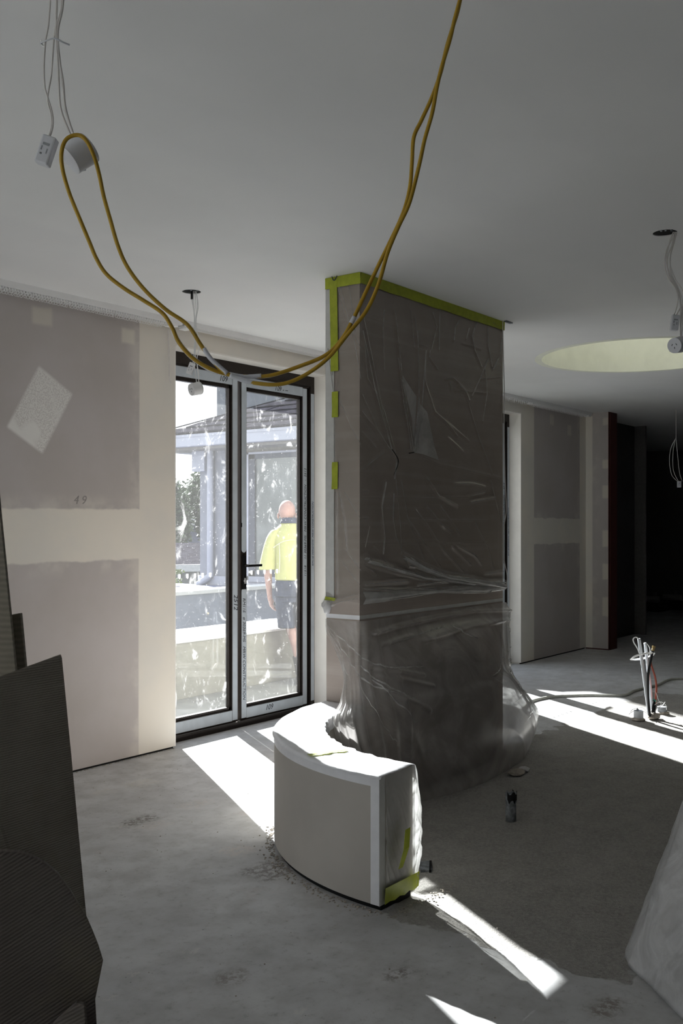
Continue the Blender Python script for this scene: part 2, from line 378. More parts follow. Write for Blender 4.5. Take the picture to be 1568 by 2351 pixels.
M['hivis'] = plain('yellow_shirt', (.34, .345, .14), .8, sc=14, var=.05)
M['navy'] = plain('navy_cloth', (.018, .024, .045), .8, sc=18, var=.2)
M['boot'] = plain('boot_leather', (.03, .025, .02), .7)
M['rubble'] = plain('rubble', (.40, .36, .31), .95, sc=40, var=.2, bump=.5)
M['conduit'] = plain('grey_conduit', (.58, .60, .63), .5, sc=14, var=.04)
M['copper'] = plain('red_hose', (.30, .07, .045), .5)
M['brass'] = plain('brass', (.45, .33, .15), .35, .8)
M['pipe_grey'] = plain('dirty_pipe', (.22, .235, .25), .6, sc=40, var=.45)
M['teal'] = plain('teal_tape', (.04, .25, .2), .5)
M['skylight'] = plain('skylight_plaster', (.80, .81, .71), .85, sc=5, var=.04)

t = NT('dimming_opal'); x_ = t.n('ShaderNodeBsdfTranslucent'); x_.inputs[0].default_value = (.36, .36, .34, 1); OPAL = t.fin(x_.outputs[0])

# ------------------------------------------------------------ the room shell
X0, X1, Y0, Y1 = -2.6, 20.0, -3.4, 4.64
HEAD = 2.555
# floor: gently uneven slab in the part near the camera, flat beyond
def inside(x, y):
    return (2.98 < x < 8.3) and (1.16 < y < 3.0)
nx, ny = 150, 100
xs = np.linspace(1.2, 9.0, nx); ys = np.linspace(-.4, 4.63, ny)
xs = np.concatenate([[X0], xs, [X1]]); ys = np.concatenate([[Y0], ys, [4.98]])
G = np.zeros((len(xs), len(ys), 3))
for i, x in enumerate(xs):
    for j, y in enumerate(ys):
        z = 0.0
        if 0 < i < nx + 1 and 0 < j < ny + 1:
            n = noise.noise(Vector((x * 6, y * 6, 0))) * .11
            a, b = x + n, y + n
            k = min(a - 2.97, 8.3 - a, b - 1.16, 3.0 - b)
            if x < 4.09 and y > 2.05 and math.hypot(x - 4.09, y - 2.08) > 1.0: k = 0
            if k > 0: z = -min(k / .05, 1) * .009 + noise.noise(Vector((x * 14, y * 14, 3))) * .003
        G[i, j] = (x, y, z - .001)
struct(grid('floor', G, M['floor']))
bxl = BM().box(X0, X1, Y0, 4.98, -.35, -.02).out('trim_1', M['floor']); struct(bxl)

# ceiling with real holes (2D curve fill)
def ceiling():
    cu = bpy.data.curves.new('c', 'CURVE'); cu.dimensions = '2D'; cu.fill_mode = 'BOTH'
    def loop(pts):
        s = cu.splines.new('POLY'); s.points.add(len(pts) - 1); s.use_cyclic_u = True
        for p, q in zip(s.points, pts): p.co = (q[0], q[1], 0, 1)
    loop([(X0, Y0), (X1, Y0), (X1, 7.7), (12.6, 7.7), (12.6, 4.99), (X0, 4.99)])
    circ = lambda c, r, n: [(c[0] + r * math.cos(a * 2 * math.pi / n), c[1] + r * math.sin(a * 2 * math.pi / n)) for a in range(n)]
    loop(circ((7.411, 2.735), .7492, 96))
    for c in HOLES: loop([(p[0] + rnd.uniform(-.002, .002), p[1]) for p in circ(c, .052, 28)])
    o = bpy.data.objects.new('c', cu); C.objects.link(o); dg = bpy.context.evaluated_depsgraph_get()
    me = bpy.data.meshes.new_from_object(o.evaluated_get(dg)); bpy.data.objects.remove(o)
    b = bmesh.new(); b.from_mesh(me); bmesh.ops.dissolve_limit(b, angle_limit=.01, verts=b.verts[:], edges=b.edges[:])
    ex = bmesh.ops.extrude_face_region(b, geom=b.faces[:]); bmesh.ops.translate(b, vec=(0, 0, .013), verts=[g for g in ex['geom'] if isinstance(g, bmesh.types.BMVert)])
    bmesh.ops.translate(b, vec=(0, 0, 2.70), verts=b.verts[:]); bmesh.ops.triangulate(b, faces=[f for f in b.faces if len(f.verts) > 4]); bmesh.ops.recalc_face_normals(b, faces=b.faces[:])
    b.to_mesh(me); b.free()
    return struct(link('ceiling', me, M['ceiling']))
HOLES = [(3.87, 3.96), (4.35, 1.50), (1.57, 1.83)]
ceil = ceiling()
# unseen eave added to cut off the near end of the sun patches
struct(bx('trim_added_eave', X0, 12.5, 4.99, 5.35, 2.594, 2.98, M['trimwhite']))
roof = BM()
roof.box(X0, 6.55, Y0, 5.3, 2.98, 3.12); roof.box(8.27, 12.6, Y0, 5.3, 2.98, 3.12); roof.box(12.6, X1 + .2, Y0, 7.8, 2.98, 3.12); roof.box(X0 - .1, 12.6, 4.985, 5.1, 2.70, 2.98); roof.box(X0 - .1, X1 + .1, Y0 - .1, Y0, 2.70, 3.0); roof.box(12.5, 12.62, 5.0, 7.8, 2.7, 3.0); roof.box(12.6, X1 + .1, 7.7, 7.8, 2.7, 3.0); roof.box(X0 - .1, X0, Y0, 5.0, 2.7, 3.0)
roof.box(6.55, 8.27, Y0, 1.87, 2.98, 3.12); roof.box(6.55, 8.27, 3.6, 5.3, 2.98, 3.12)
struct(roof.out('trim_2', M['void']))
# skylight shaft
def ring_wall(name, r0, r1, z0, z1, mat, parent, n=96):
    c = (7.411, 2.735); vs = []; fs = []
    for (r, z) in ((r0, z0), (r0, z1), (r1, z1), (r1, z0)):
        vs += [(c[0] + r * math.cos(a * 2 * math.pi / n), c[1] + r * math.sin(a * 2 * math.pi / n), z) for a in range(n)]
    for k in range(4):
        for a in range(n):
            b = (a + 1) % n; l = (k + 1) % 4
            fs.append((k * n + a, k * n + b, l * n + b, l * n + a))
    return pyd(name, vs, fs, mat, parent, False)
sky_t = thing('skylight', 'round plastered skylight opening in the ceiling, pale green daylight inside', 'skylight', (7.411, 2.735, 2.7))
ring_wall('lower_ring', .7475, .80, 2.6985, 2.80, M['skylight'], sky_t)
ring_wall('upper_shaft', .757, .83, 2.80, 3.62, M['skylight'], sky_t)
BM().cyl((7.411, 2.735, 3.60), (7.411, 2.735, 3.605), .757, n=64).out('dimming_disc', OPAL, sky_t)  # unseen opal cover, added to dim daylight in the shaft
ring_wall('rim', .72, .86, 3.62, 3.66, M['trimwhite'], sky_t)

# window wall with two seen openings, and a third added unseen for daylight
O0 = (-1.0, .58); O1 = (4.39, 5.97); O2 = (7.595, 9.175)
wl = BM()
for a, b in ((X0, O0[0]), (O0[1], O1[0]), (O1[1], O2[0]), (O2[1], 10.80)):
    wl.box(a, b, 4.64, 4.655, .012, 2.70)          # board face stands off the slab
    wl.box(a, b, 4.66, 4.90, 0, 2.72)
for O in (O0, O1, O2):
    wl.box(O[0], O[1], 4.64, 4.655, HEAD, 2.70); wl.box(O[0], O[1], 4.66, 4.90, HEAD, 2.72)
struct(wl.out('wall_left', M['wall']))
rv = BM()
for O in (O0, O1, O2):
    rv.box(O[0] - .004, O[0] + .004, 4.6395, 4.80, .012, HEAD + .004); rv.box(O[1] - .004, O[1] + .004, 4.6395, 4.80, .012, HEAD + .004)
    rv.box(O[0], O[1], 4.6395, 4.80, HEAD - .004, HEAD + .006)
struct(rv.out('trim_3', M['reveal']))
# black strip standing in for the shade under the boards
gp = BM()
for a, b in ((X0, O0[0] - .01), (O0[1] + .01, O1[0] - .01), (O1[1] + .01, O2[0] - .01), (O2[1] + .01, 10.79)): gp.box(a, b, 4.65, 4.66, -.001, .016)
struct(gp.out('gap_shade_left', M['void']))
# nib, steel edge, darker run beyond
struct(BM().box(10.80, 10.82, 4.37, 4.66, .012, 2.70).out('wall_nib', M['nib']))
st = BM().box(10.822, 11.02, 4.355, 4.375, 0, 2.70).box(10.79, 10.83, 4.36, 4.368, .0, 2.7).out('trim_4', M['steel_red']); struct(st)
struct(bx('trim_5', 10.80, 10.82, 4.372, 4.64, -.001, .010, M['steel_red']))
wb = BM().box(10.83, 12.64, 4.76, 4.98, 0, 2.70).box(12.60, 12.64, 4.6, 4.8, 0, 2.70)
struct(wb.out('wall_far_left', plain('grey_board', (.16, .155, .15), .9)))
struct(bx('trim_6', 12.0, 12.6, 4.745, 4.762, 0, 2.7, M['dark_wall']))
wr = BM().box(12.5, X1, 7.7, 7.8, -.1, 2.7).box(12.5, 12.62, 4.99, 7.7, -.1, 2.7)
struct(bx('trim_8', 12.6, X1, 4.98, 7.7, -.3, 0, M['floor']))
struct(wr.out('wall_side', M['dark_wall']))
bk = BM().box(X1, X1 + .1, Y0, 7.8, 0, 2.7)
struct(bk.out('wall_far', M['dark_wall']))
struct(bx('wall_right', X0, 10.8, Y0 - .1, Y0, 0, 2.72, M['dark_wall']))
struct(BM().box(X0 - .1, X0, Y0, 2.2, 0, 2.72).box(X0 - .1, X0, 4.5, 5.0, 0, 2.72).box(X0 - .1, X0, 2.2, 4.5, 2.5, 2.72).box(X0 - .1, X0, 2.2, 4.5, 0, .05).out('wall_back', M['reveal']))
wn = struct(BM().box(X0 - .07, X0 - .02, 2.2, 2.26, .05, 2.5).box(X0 - .07, X0 - .02, 4.44, 4.5, .05, 2.5).box(X0 - .07, X0 - .02, 3.32, 3.38, .05, 2.5).box(X0 - .07, X0 - .02, 2.2, 4.5, .05, .11).box(X0 - .07, X0 - .02, 2.2, 4.5, 2.44, 2.5).out('window_added', M['bronze']))  # window out of view, added to brighten the room from behind
bx('pane', X0 - .05, X0 - .044, 2.26, 4.44, .11, 2.44, M['glass'], wn)
# dim cross wall with door openings deep in the room
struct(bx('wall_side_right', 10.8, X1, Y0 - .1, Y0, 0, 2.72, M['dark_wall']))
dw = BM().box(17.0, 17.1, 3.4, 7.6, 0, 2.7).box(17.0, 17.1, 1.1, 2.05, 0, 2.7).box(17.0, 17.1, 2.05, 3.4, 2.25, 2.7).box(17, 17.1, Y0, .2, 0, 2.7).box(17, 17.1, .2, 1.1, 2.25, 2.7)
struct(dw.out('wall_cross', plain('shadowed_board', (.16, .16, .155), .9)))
struct(bx('door_3', 17.02, 17.08, 3.9, 5.05, 0, 2.15, M['dark_wall']))
struct(bx('trim_7', 16.97, 17.0, 4.2, 5.0, 1.24, 1.42, plain('dim_ochre_board', (.16, .12, .05), .9)))

# ------------------------------------------------------------ pair of glazed doors
def rotx(): return Matrix.Rotation(math.pi / 2, 4, 'X')
def door(x0, label, grp=None):
    D = thing('glazed_door', label, 'door', (x0, 4.85, 0), grp)
    x1 = x0 + 1.58; Y = 4.77
    fr = BM()
    fr.box(x0, x0 + .05, Y, 4.90, 0, HEAD - .004, .002); fr.box(x1 - .05, x1, Y, 4.90, 0, HEAD - .004, .002)
    fr.box(x0 + .05, x1 - .05, Y, 4.87, 2.475, HEAD - .004, .002); fr.box(x0 + .05, x1 - .05, Y + .012, 4.86, 2.462, 2.476)
    fr.box(x0 + .05, x0 + .062, Y + .04, 4.86, 0.03, 2.47); fr.box(x1 - .062, x1 - .05, Y + .04, 4.86, 0.03, 2.47)
    fr.out('frame', M['bronze'], D)
    BM().box(x0, x1, Y - .02, 4.87, 0, .030, .003).box(x0, x1, Y - .02, Y - .014, 0, .042).out('sill', M['bronze'], D)
    bx('frame_film', x1 - .046, x1 - .008, Y - .0015, Y, .07, 2.42, M['filmtape'], D)
    bx('frame_film', x0 + .008, x0 + .046, Y - .0015, Y, .07, 2.42, M['filmtape'], D)
    bx('weather_seal', x0 + .055, x1 - .055, Y + .002, Y + .006, 2.487, 2.492, M['filmtape'], D)
    xm = x0 + .755
    for k, (a, b) in enumerate(((x0 + .065, xm - .016), (xm + .012, x1 - .065))):
        L = BM(); s = .062; ya, yb = Y + .018, Y + .066
        L.box(a, a + s, ya, yb, .034, 2.466, .002); L.box(b - s, b, ya, yb, .034, 2.466, .002)
        L.box(a + s, b - s, ya, yb, 2.39, 2.466, .001); L.box(a + s, b - s, ya, yb, .034, .125, .001)
        # glazing beads
        L.box(a + s - .001, a + s + .014, ya + .014, yb, .124, 2.391); L.box(b - s - .014, b - s + .001, ya + .014, yb, .124, 2.391)
        L.box(a + s, b - s, ya + .014, yb, 2.368, 2.392); L.box(a + s, b - s, ya + .014, yb, .123, .143)
        leaf = L.out('door_leaf', M['bronze'], D)
        g = bx('pane', a + s + .010, b - s - .010, ya + .030, ya + .036, .138, 2.372, M['glass'], leaf)
        f = lambda nm, *q: bx(nm, q[0], q[1], ya - .0016, ya, q[2], q[3], M['filmtape'], leaf)
        f('stile_film', b - s + .006, b - .006, .05, 2.455) if k == 0 else f('stile_film', b - s + .004, b - .010, .05, 2.455)
        if k == 0: f('stile_film', a + .008, a + s - .006, .05, 2.455)
        else:
            f('stile_film', a + .008, a + s - .004, 1.245, 2.455); f('stile_film', a + .008, a + s - .004, .05, .945)
            for zz in (1.245, .945):  # rounded ends cut around the lock
                BM().cyl((a + s / 2 + .002, ya - .0014, zz), (a + s / 2 + .002, ya, zz), .025, n=20).out('stile_film', M['filmtape'], leaf)
        f('rail_film', a + s - .002, b - s + .002, 2.394, 2.462); f('rail_film', a + s - .002, b - s + .002, .046, .119)
        for i in range(5):
            cx = (a + .14 + i * .072) if k == 0 else (a + .145 + i * .070)
            q = BM().box(cx - .010, cx + .010, ya + .028, ya + .030, 1.062, 1.088); q.box(cx - .002, cx + .006, ya + .0278, ya + .028, 1.056, 1.064)
            q.out('safety_sticker', M['sticker'], leaf)
        if k == 1:
            lk = BM().box(a + .012, a + .050, ya - .010, ya, .96, 1.20, .003).out('lock_plate', M['blackmetal'], leaf)
            BM().cyl((a + .03, ya - .012, 1.128), (a + .03, ya - .05, 1.128), .010).box(a + .022, a + .165, ya - .058, ya - .042, 1.119, 1.137, .003).out('handle', M['blackmetal'], leaf)
            BM().cyl((a + .03, ya - .013, 1.02), (a + .03, ya - .009, 1.02), .009).box(a + .027, a + .033, ya - .018, ya - .01, 1.0, 1.04).out('lock_cylinder', M['clear'], leaf)
            BM().box(a + .004, a + .012, ya - .004, ya, 1.40, 1.43, .002).out('keeper', M['blackmetal'], leaf)
        T = lambda s_, sz, x, z, rz=0: text('handwriting', s_, sz, M['ink'], Matrix.Translation((x, ya - .0022, z)) @ rotx() @ Matrix.Rotation(rz, 4, 'Z'), leaf)
        if k == 0:
            T('109', .055, a + s + .42, 2.408); T('2512', .055, b - s + .02, .93, -math.pi / 2)
        else:
            T('109 - --', .05, a + s + .30, 2.405); T('601', .055, a + s + .29, .108, math.pi)
            T('RM11E   # 30369-MS   MRW CONSTRUCTION', .036, a + .022, .90, -math.pi / 2)
            T('11518     11 30369-MS   MRW CONSTRUCTION   -  2512', .034, b - .018, 1.02, math.pi / 2)
    text('handwriting', 'RM11E WINDOW  MRW CONSTRUCTION', .026, M['bluepen'], Matrix.Translation((x1 - .018, Y - .003, 1.1)) @ rotx() @ Matrix.Rotation(math.pi / 2, 4, 'Z'), D)
    return D
d1 = door(O1[0], 'pair of dark bronze glazed doors with blue-grey protective film and handwritten marks, left of the partition', )
d2 = dup(d1, off=(O2[0] - O1[0], 0, 0)); d_added = dup(d1, off=(O0[0] - O1[0], 0, 0)); d_added['label'] = 'pair of glazed doors out of view at left, added to brighten the room'  # the copy nearest the camera is unseen, added for its daylight
d2['label'] = 'glazed door seen as a narrow dark sliver just right of the wrapped partition'

# ------------------------------------------------------------ curtain tracks with gliders
def glider_mesh():
    b = BM(); b.box(-.0035, .0035, -.004, .004, -.012, .0, .001)
    me = bpy.data.meshes.new('glider'); 
    n, m, R, r = 12, 5, .0085, .0016
    vs = []; 
    for i in range(n):
        a = 2 * math.pi * i / n
        for j in range(m):
            c = 2 * math.pi * j / m; q = R + r * math.cos(c)
            vs.append(b.b.verts.new((q * math.cos(a), r * math.sin(c), -.020 + q * math.sin(a))))
    for i in range(n):
        for j in range(m):
            k = (i + 1) % n; l = (j + 1) % m
            b.b.faces.new((vs[i * m + j], vs[k * m + j], vs[k * m + l], vs[i * m + l]))
    b.b.to_mesh(me); b.b.free(); me.materials.append(M['plastic_white']); return me
GM = glider_mesh()
def track(x0, x1, label, runs, hang):
    T = thing('curtain_track', label, 'curtain track', ((x0 + x1) / 2, 4.585, 2.70))
    r = BM()
    for y in (4.555, 4.600):
        r.box(x0, x1, y - .014, y + .014, 2.690, 2.700); r.box(x0, x1, y - .014, y - .011, 2.668, 2.69); r.box(x0, x1, y + .011, y + .014, 2.668, 2.69)
        r.box(x0, x1, y - .014, y - .005, 2.665, 2.668); r.box(x0, x1, y + .005, y + .014, 2.665, 2.668)
    r.out('rail', M['plastic_white'], T)
    for (a, b, st) in runs:
        n = int((b - a) / st)
        for y in (4.555, 4.600):
            for i in range(n):
                o = bpy.data.objects.new('glider', GM); C.objects.link(o); o.parent = T
                o.location = Vector((a + i * st + rnd.uniform(-.002, .002), y, 2.668)) - Vector(T.location)
                o.rotation_euler = (rnd.uniform(-.15, .15), rnd.uniform(-.1, .1), rnd.uniform(-.5, .5))
    for (x, z) in hang:
        BM().box(x - .03, x + .03, 4.545, 4.61, 2.650, 2.672, .004).out('end_stop', M['plastic_white'], T)
    return T
track(2.5, 4.36, 'white curtain track over the left plasterboard wall, crowded with ring gliders', [(2.6, 4.26, .0185)], [(4.30, 0)])
track(4.38, 8.40, 'bare white curtain track above the glazed doors, without gliders', [], [(4.42, 0)])
track(8.42, 10.76, 'white curtain track with gliders on the wall right of the partition', [(8.5, 9.3, .045), (9.3, 10.65, .022)], [(9.28, 0), (10.70, 0)])

# pull wires hanging from track ends
def wire_thing(name, label, cat, pts, r, mat):
    T = thing(name, label, cat, pts[0]); tube('strand', pts, r, mat, T, 8, 6); tube('strand', [(p[0] + .006 + .004 * math.sin(i), p[1] + .004, p[2] + (.0 if i else 0)) for i, p in enumerate(pts)], r, mat, T, 8, 6); return T
wire_thing('loose_wire', 'thin white wires hanging from the track end onto the cream wall left of the doors', 'wire', [atY(385, 755, 4.60), atY(386, 785, 4.62), atY(388, 830, 4.615), atY(388, 868, 4.61), atY(393, 879, 4.6)], .0014, M['cable_thin'])
wire_thing('loose_wire', 'two thin wires dangling at the far wall corner near the nib', 'wire', [atY(1354, 958, 4.60), atY(1358, 1010, 4.60), atY(1359, 1060, 4.6), atY(1353, 1100, 4.6)], .0022, M['cable_thin'])
text('pencil_mark', '4 9', .07, M['socket_mark'], Matrix.Translation((3.60, 4.6392, 1.535)) @ rotx())
bpy.data.objects['pencil_mark'].parent = bpy.data.objects['wall_left']

# ------------------------------------------------------------ partition, wrapped
PX0, PX1, PY0, PY1 = 4.09, 5.632, 2.975, 3.19
part = thing('partition_wall', 'tall free-standing plasterboard partition wrapped in clear plastic, green tape round its top', 'partition', (4.9, 3.08, 0))
BM().box(PX0, PX1, PY0, PY1, -.008, 2.699, .0015).out('board_core', M['partition'], part)
# horizontal white tape line
BM().box(PX0 - .0012, PX0, PY0, PY1, .930, .952).out('white_tape', M['whitetape'], part)
BM().box(PX0 - .0012, PX1, PY0 - .0012, PY0, .932, .952).out('white_tape', M['papertape'], part)  # same tape in a duller tone, painting its dimming under the film
# green tape
def jag_strip(name, pts_top, pts_bot, parent, mat):
    k = len(pts_top); vs = list(pts_top) + list(pts_bot); fs = [(i, i + 1, k + i + 1, k + i) for i in range(k - 1)]
    o = pyd(name, vs, fs, mat, parent); md = o.modifiers.new('s', 'SOLIDIFY'); md.thickness = .0012; md.offset = 0; return o
xsN = np.linspace(PX0 - .004, PX1 + .004, 60)
jag_strip('green_tape', [(x, PY0 - .012, 2.699) for x in xsN], [(x, PY0 - .009, 2.645 + .004 * noise.noise(Vector((x * 7, 0, 0))) ) for x in xsN], part, M['green'])
ysN = np.linspace(PY0 - .012, PY1, 12)
jag_strip('green_tape', [(PX0 - .010, y, 2.699) for y in ysN], [(PX0 - .009, y, 2.642 + .003 * noise.noise(Vector((0, y * 17, 0)))) for y in ysN], part, M['green'])
# vertical pieces near back edge of narrow face
def vtape(pa, pb, wdt=.048, lean=0):
    (y0, z0), (y1, z1) = pa, pb
    n = 8; T1 = []; T2 = []
    for i in range(n + 1):
        f = i / n; y = y0 + (y1 - y0) * f; z = z0 + (z1 - z0) * f
        T1.append((PX0 - .010 - .001 * math.sin(i), y + wdt / 2, z)); T2.append((PX0 - .010, y - wdt / 2, z))
    return jag_strip('green_tape', T1, T2, part, M['green'])
def nf(px, py):  # point on narrow face
    p = atX(px, py, PX0 - .01); return (p[1], p[2])
vtape(nf(765, 640), nf(768, 852), .048); vtape(nf(769, 899), nf(769, 958), .040); vtape(nf(769, 1061), nf(768, 1123), .038)
bx('corner_strip', PX0 - .006, PX0 - .004, 3.135, 3.19, 1.02, 2.64, M['papertape'], part)
a = nf(751, 1372)
tube('hook', [atX(765, 624, 4.07), atX(762, 632, 4.07), atX(764, 641, 4.07), atX(768, 643, 4.07), atX(773, 634, 4.07), atX(775, 625, 4.07), atX(770, 623, 4.07), atX(765, 624, 4.07)], .0022, M['bluepen'], part, 6, 6)
# corner trim line
for e in ((PX0 - .0008, PY0 - .0008),):
    pass

# upper film over the wide face: creases traced as folds with real relief
def F(px, py):
    p = atY(px, py, PY0); return (p[0], p[2])
def Z5(x, y): return F(720 + x / 3.136, 600 + y / 3.136)
def Z6(x, y): return F(720 + x / 3.0154, 1100 + y / 3.0154)
cre = []
def cr(pts, h=.006, w_=.006, conv=Z5):
    q = [conv(*p) for p in pts]
    for a_, b_ in zip(q[:-1], q[1:]): cre.append((a_, b_, h, w_))
cr([(550, 1370), (430, 930), (340, 500)], .012, .010); cr([(560, 1375), (480, 1050), (400, 640), (345, 380)], .007)
cr([(575, 1380), (500, 1090), (430, 920)], .010); cr([(550, 1360), (340, 1080)], .007, .008); cr([(540, 1350), (450, 1200), (345, 960)], .004)
cr([(440, 1340), (340, 1230)], .006); cr([(550, 1360), (585, 1450), (570, 1567)], .010, .009)
cr([(705, 1375), (620, 820), (570, 350)], .014, .010); cr([(700, 1375), (640, 1040), (600, 700)], .008); cr([(690, 1370), (665, 1160), (625, 850)], .008)
cr([(710, 1375), (745, 1000), (735, 500)], .012, .009); cr([(715, 1375), (770, 1050), (800, 640)], .007); cr([(720, 1372), (745, 1180), (790, 1080)], .008)
cr([(800, 640), (795, 860), (870, 1090), (1110, 1290)], .005); cr([(870, 1090), (940, 1150), (1025, 1255)], .008); cr([(960, 1270), (1070, 1370)], .006)
cr([(500, 1375), (340, 1500)], .004); cr([(720, 1380), (900, 1460), (1340, 1560)], .004)
cr([(1045, 420), (1010, 470), (1000, 570)], .009, .008); cr([(1160, 440), (1130, 540), (1150, 640), (1200, 760)], .010, .009)
cr([(1240, 470), (1250, 620), (1275, 760)], .009); cr([(1250, 700), (1190, 840), (1130, 970)], .008); cr([(1345, 560), (1330, 680), (1280, 780)], .010)
cr([(1060, 590), (1200, 635)], .006); cr([(1040, 900), (1085, 940), (1110, 1000)], .012, .010); cr([(1010, 930), (1120, 940), (1240, 950)], .005)
cr([(970, 870), (980, 930)], .009); cr([(940, 850), (1000, 840), (1060, 900)], .005); cr([(830, 640), (825, 690), (885, 775)], .006)
cr([(850, 370), (880, 470), (840, 640)], .005); cr([(900, 330), (895, 640)], .005); cr([(1180, 850), (1340, 830)], .004); cr([(1225, 760), (1240, 960), (1210, 1150)], .006)
cr([(1100, 1000), (1180, 1260), (1280, 1530)], .005); cr([(500, 350), (490, 500), (500, 780)], .005); cr([(720, 400), (745, 600), (810, 620)], .006)
cr([(360, 600), (380, 840), (430, 930)], .005); cr([(690, 350), (720, 620)], .004); cr([(1110, 480), (1090, 560)], .008); cr([(1280, 440), (1350, 500)], .008)
for q, h in (([(490, 20), (460, 200), (480, 400), (470, 520)], .010), ([(545, 100), (540, 280), (560, 400), (650, 610)], .008), ([(560, 0), (590, 300), (600, 520)], .006),
             ([(600, 20), (640, 260), (760, 560)], .005), ([(780, 0), (860, 120), (990, 190)], .009), ([(960, 30), (1100, 30), (1180, 55)], .008), ([(1080, 160), (1250, 130)], .009),
             ([(1060, 125), (1180, 92)], .006), ([(780, 200), (880, 320), (940, 365)], .008), ([(870, 190), (1010, 390)], .007), ([(950, 470), (1080, 590)], .007), ([(1000, 470), (1110, 530), (1155, 592)], .009),
             ([(650, 280), (740, 420), (870, 600)], .005), ([(700, 210), (900, 500), (1030, 640)], .006), ([(1110, 300), (1200, 480), (1240, 620)], .005), ([(1220, 20), (1290, 300)], .005),
             ([(330, 88), (370, 90)], .006), ([(330, 275), (372, 275)], .006), ([(630, 278), (980, 285), (1200, 288)], .0025), ([(330, 445), (1200, 440)], .0022), ([(330, 130), (1230, 125)], .002),
             ([(410, 470), (500, 590)], .006), ([(380, 330), (350, 470)], .004)):
    cr(q, h, .006, Z6)
# heavy hem folds
for q, h, wd in (([(335, 560), (360, 545), (385, 575), (560, 620), (760, 680), (900, 690), (1100, 690)], .022, .014), ([(370, 580), (600, 650), (860, 700)], .014, .010),
                 ([(605, 530), (760, 610), (900, 670), (1050, 690), (1305, 745)], .028, .016), ([(640, 590), (690, 610), (650, 600)], .012, .008), ([(340, 730), (520, 715), (640, 705)], .012, .008),
                 ([(700, 735), (840, 710), (960, 700)], .014, .010), ([(330, 760), (560, 770), (860, 755), (1080, 735)], .014, .010), ([(330, 800), (520, 830), (640, 815), (850, 775)], .016, .012),
                 ([(1100, 700), (1200, 720), (1310, 715)], .026, .016), ([(1190, 790), (1210, 770), (1310, 760)], .020, .012), ([(880, 780), (1180, 785)], .012, .010), ([(340, 600), (420, 655)], .010, .008), ([(1180, 655), (1305, 640)], .009, .007)):
    cr(q, h, wd, Z6)
def ridge_field(U, V, cre):
    H = np.zeros_like(U)
    for (a, b, h, wd) in cre:
        dx, dz = b[0] - a[0], b[1] - a[1]; L = dx * dx + dz * dz + 1e-9
        mx0, mx1 = min(a[0], b[0]) - .08, max(a[0], b[0]) + .08; mz0, mz1 = min(a[1], b[1]) - .08, max(a[1], b[1]) + .08
        mk = (U > mx0) & (U < mx1) & (V > mz0) & (V < mz1)
        if not mk.any(): continue
        u, v = U[mk], V[mk]; t = np.clip(((u - a[0]) * dx + (v - a[1]) * dz) / L, 0, 1)
        d = np.hypot(u - a[0] - t * dx, v - a[1] - t * dz)
        H[mk] = np.maximum(H[mk], h * np.exp(-(d / wd) ** 2) )
    return H
def vnoise(U, V, s, z=0, sx=1, sz=1):
    f = np.vectorize(lambda a, b: noise.noise(Vector((a * s * sx, b * s * sz, z)))); return f(U, V)
nu, nv = 270, 300
u = np.linspace(PX0 - .006, PX1 + .006, nu); f = np.linspace(0, 1, nv)
hx = [Z6(*p) for p in ((330, 872), (480, 850), (620, 825), (860, 790), (1000, 795), (1180, 792), (1310, 765))]
zb = np.interp(u, [p[0] for p in hx], [p[1] for p in hx])
U = np.repeat(u[:, None], nv, 1); V = zb[:, None] + (2.69 - zb[:, None]) * f[None, :]
H = ridge_field(U, V, cre); Nn = vnoise(U, V, 5, 1.3); 
# taut facets pulled to the two pins
def tri(U, V, a, b, c, h):
    a, b, c = [np.array(Z5(*q)) for q in (a, b, c)]; P = np.stack([U, V], -1)
    det = (b[0] - a[0]) * (c[1] - a[1]) - (c[0] - a[0]) * (b[1] - a[1])
    s = ((P[..., 0] - a[0]) * (c[1] - a[1]) - (c[0] - a[0]) * (P[..., 1] - a[1])) / det
    t = ((b[0] - a[0]) * (P[..., 1] - a[1]) - (P[..., 0] - a[0]) * (b[1] - a[1])) / det
    m = np.minimum(np.minimum(s, t), 1 - s - t); return np.where(m > 0, h * np.minimum(m * 8, 1), 0)
H += tri(U, V, (620, 820), (730, 1000), (700, 1375), .010) + tri(U, V, (745, 1020), (800, 1090), (880, 1430), .010) + tri(U, V, (745, 1020), (705, 1375), (880, 1430), .010)
H += np.clip(Nn, 0, 1) * .006
P = np.stack([U, PY0 - .004 - H, V], -1)
up = grid('upper_film', P, M['film'], part)
def pleat_glints(name, cre, conv, mat, parent, k=.55, mn=.0, off=.0):  # pale ribbons of doubled film that paint highlights along the creases
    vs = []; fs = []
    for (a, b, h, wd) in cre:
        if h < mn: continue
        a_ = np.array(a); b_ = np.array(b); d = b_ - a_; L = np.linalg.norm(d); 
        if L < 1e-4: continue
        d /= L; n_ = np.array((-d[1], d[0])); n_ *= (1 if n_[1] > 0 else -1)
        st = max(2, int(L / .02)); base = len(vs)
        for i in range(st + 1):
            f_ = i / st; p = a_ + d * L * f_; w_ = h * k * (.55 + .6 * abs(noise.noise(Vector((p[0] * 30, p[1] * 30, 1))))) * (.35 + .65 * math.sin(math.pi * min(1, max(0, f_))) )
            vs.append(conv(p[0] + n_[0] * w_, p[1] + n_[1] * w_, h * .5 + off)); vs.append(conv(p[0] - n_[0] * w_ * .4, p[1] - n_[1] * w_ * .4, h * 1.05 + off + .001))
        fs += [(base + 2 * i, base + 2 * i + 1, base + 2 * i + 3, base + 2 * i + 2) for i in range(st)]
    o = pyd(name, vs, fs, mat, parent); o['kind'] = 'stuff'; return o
pleat_glints('film_pleat_glints', cre, lambda x, z, h: (x, PY0 - .004 - h, z), M['pleat_glint'], part)
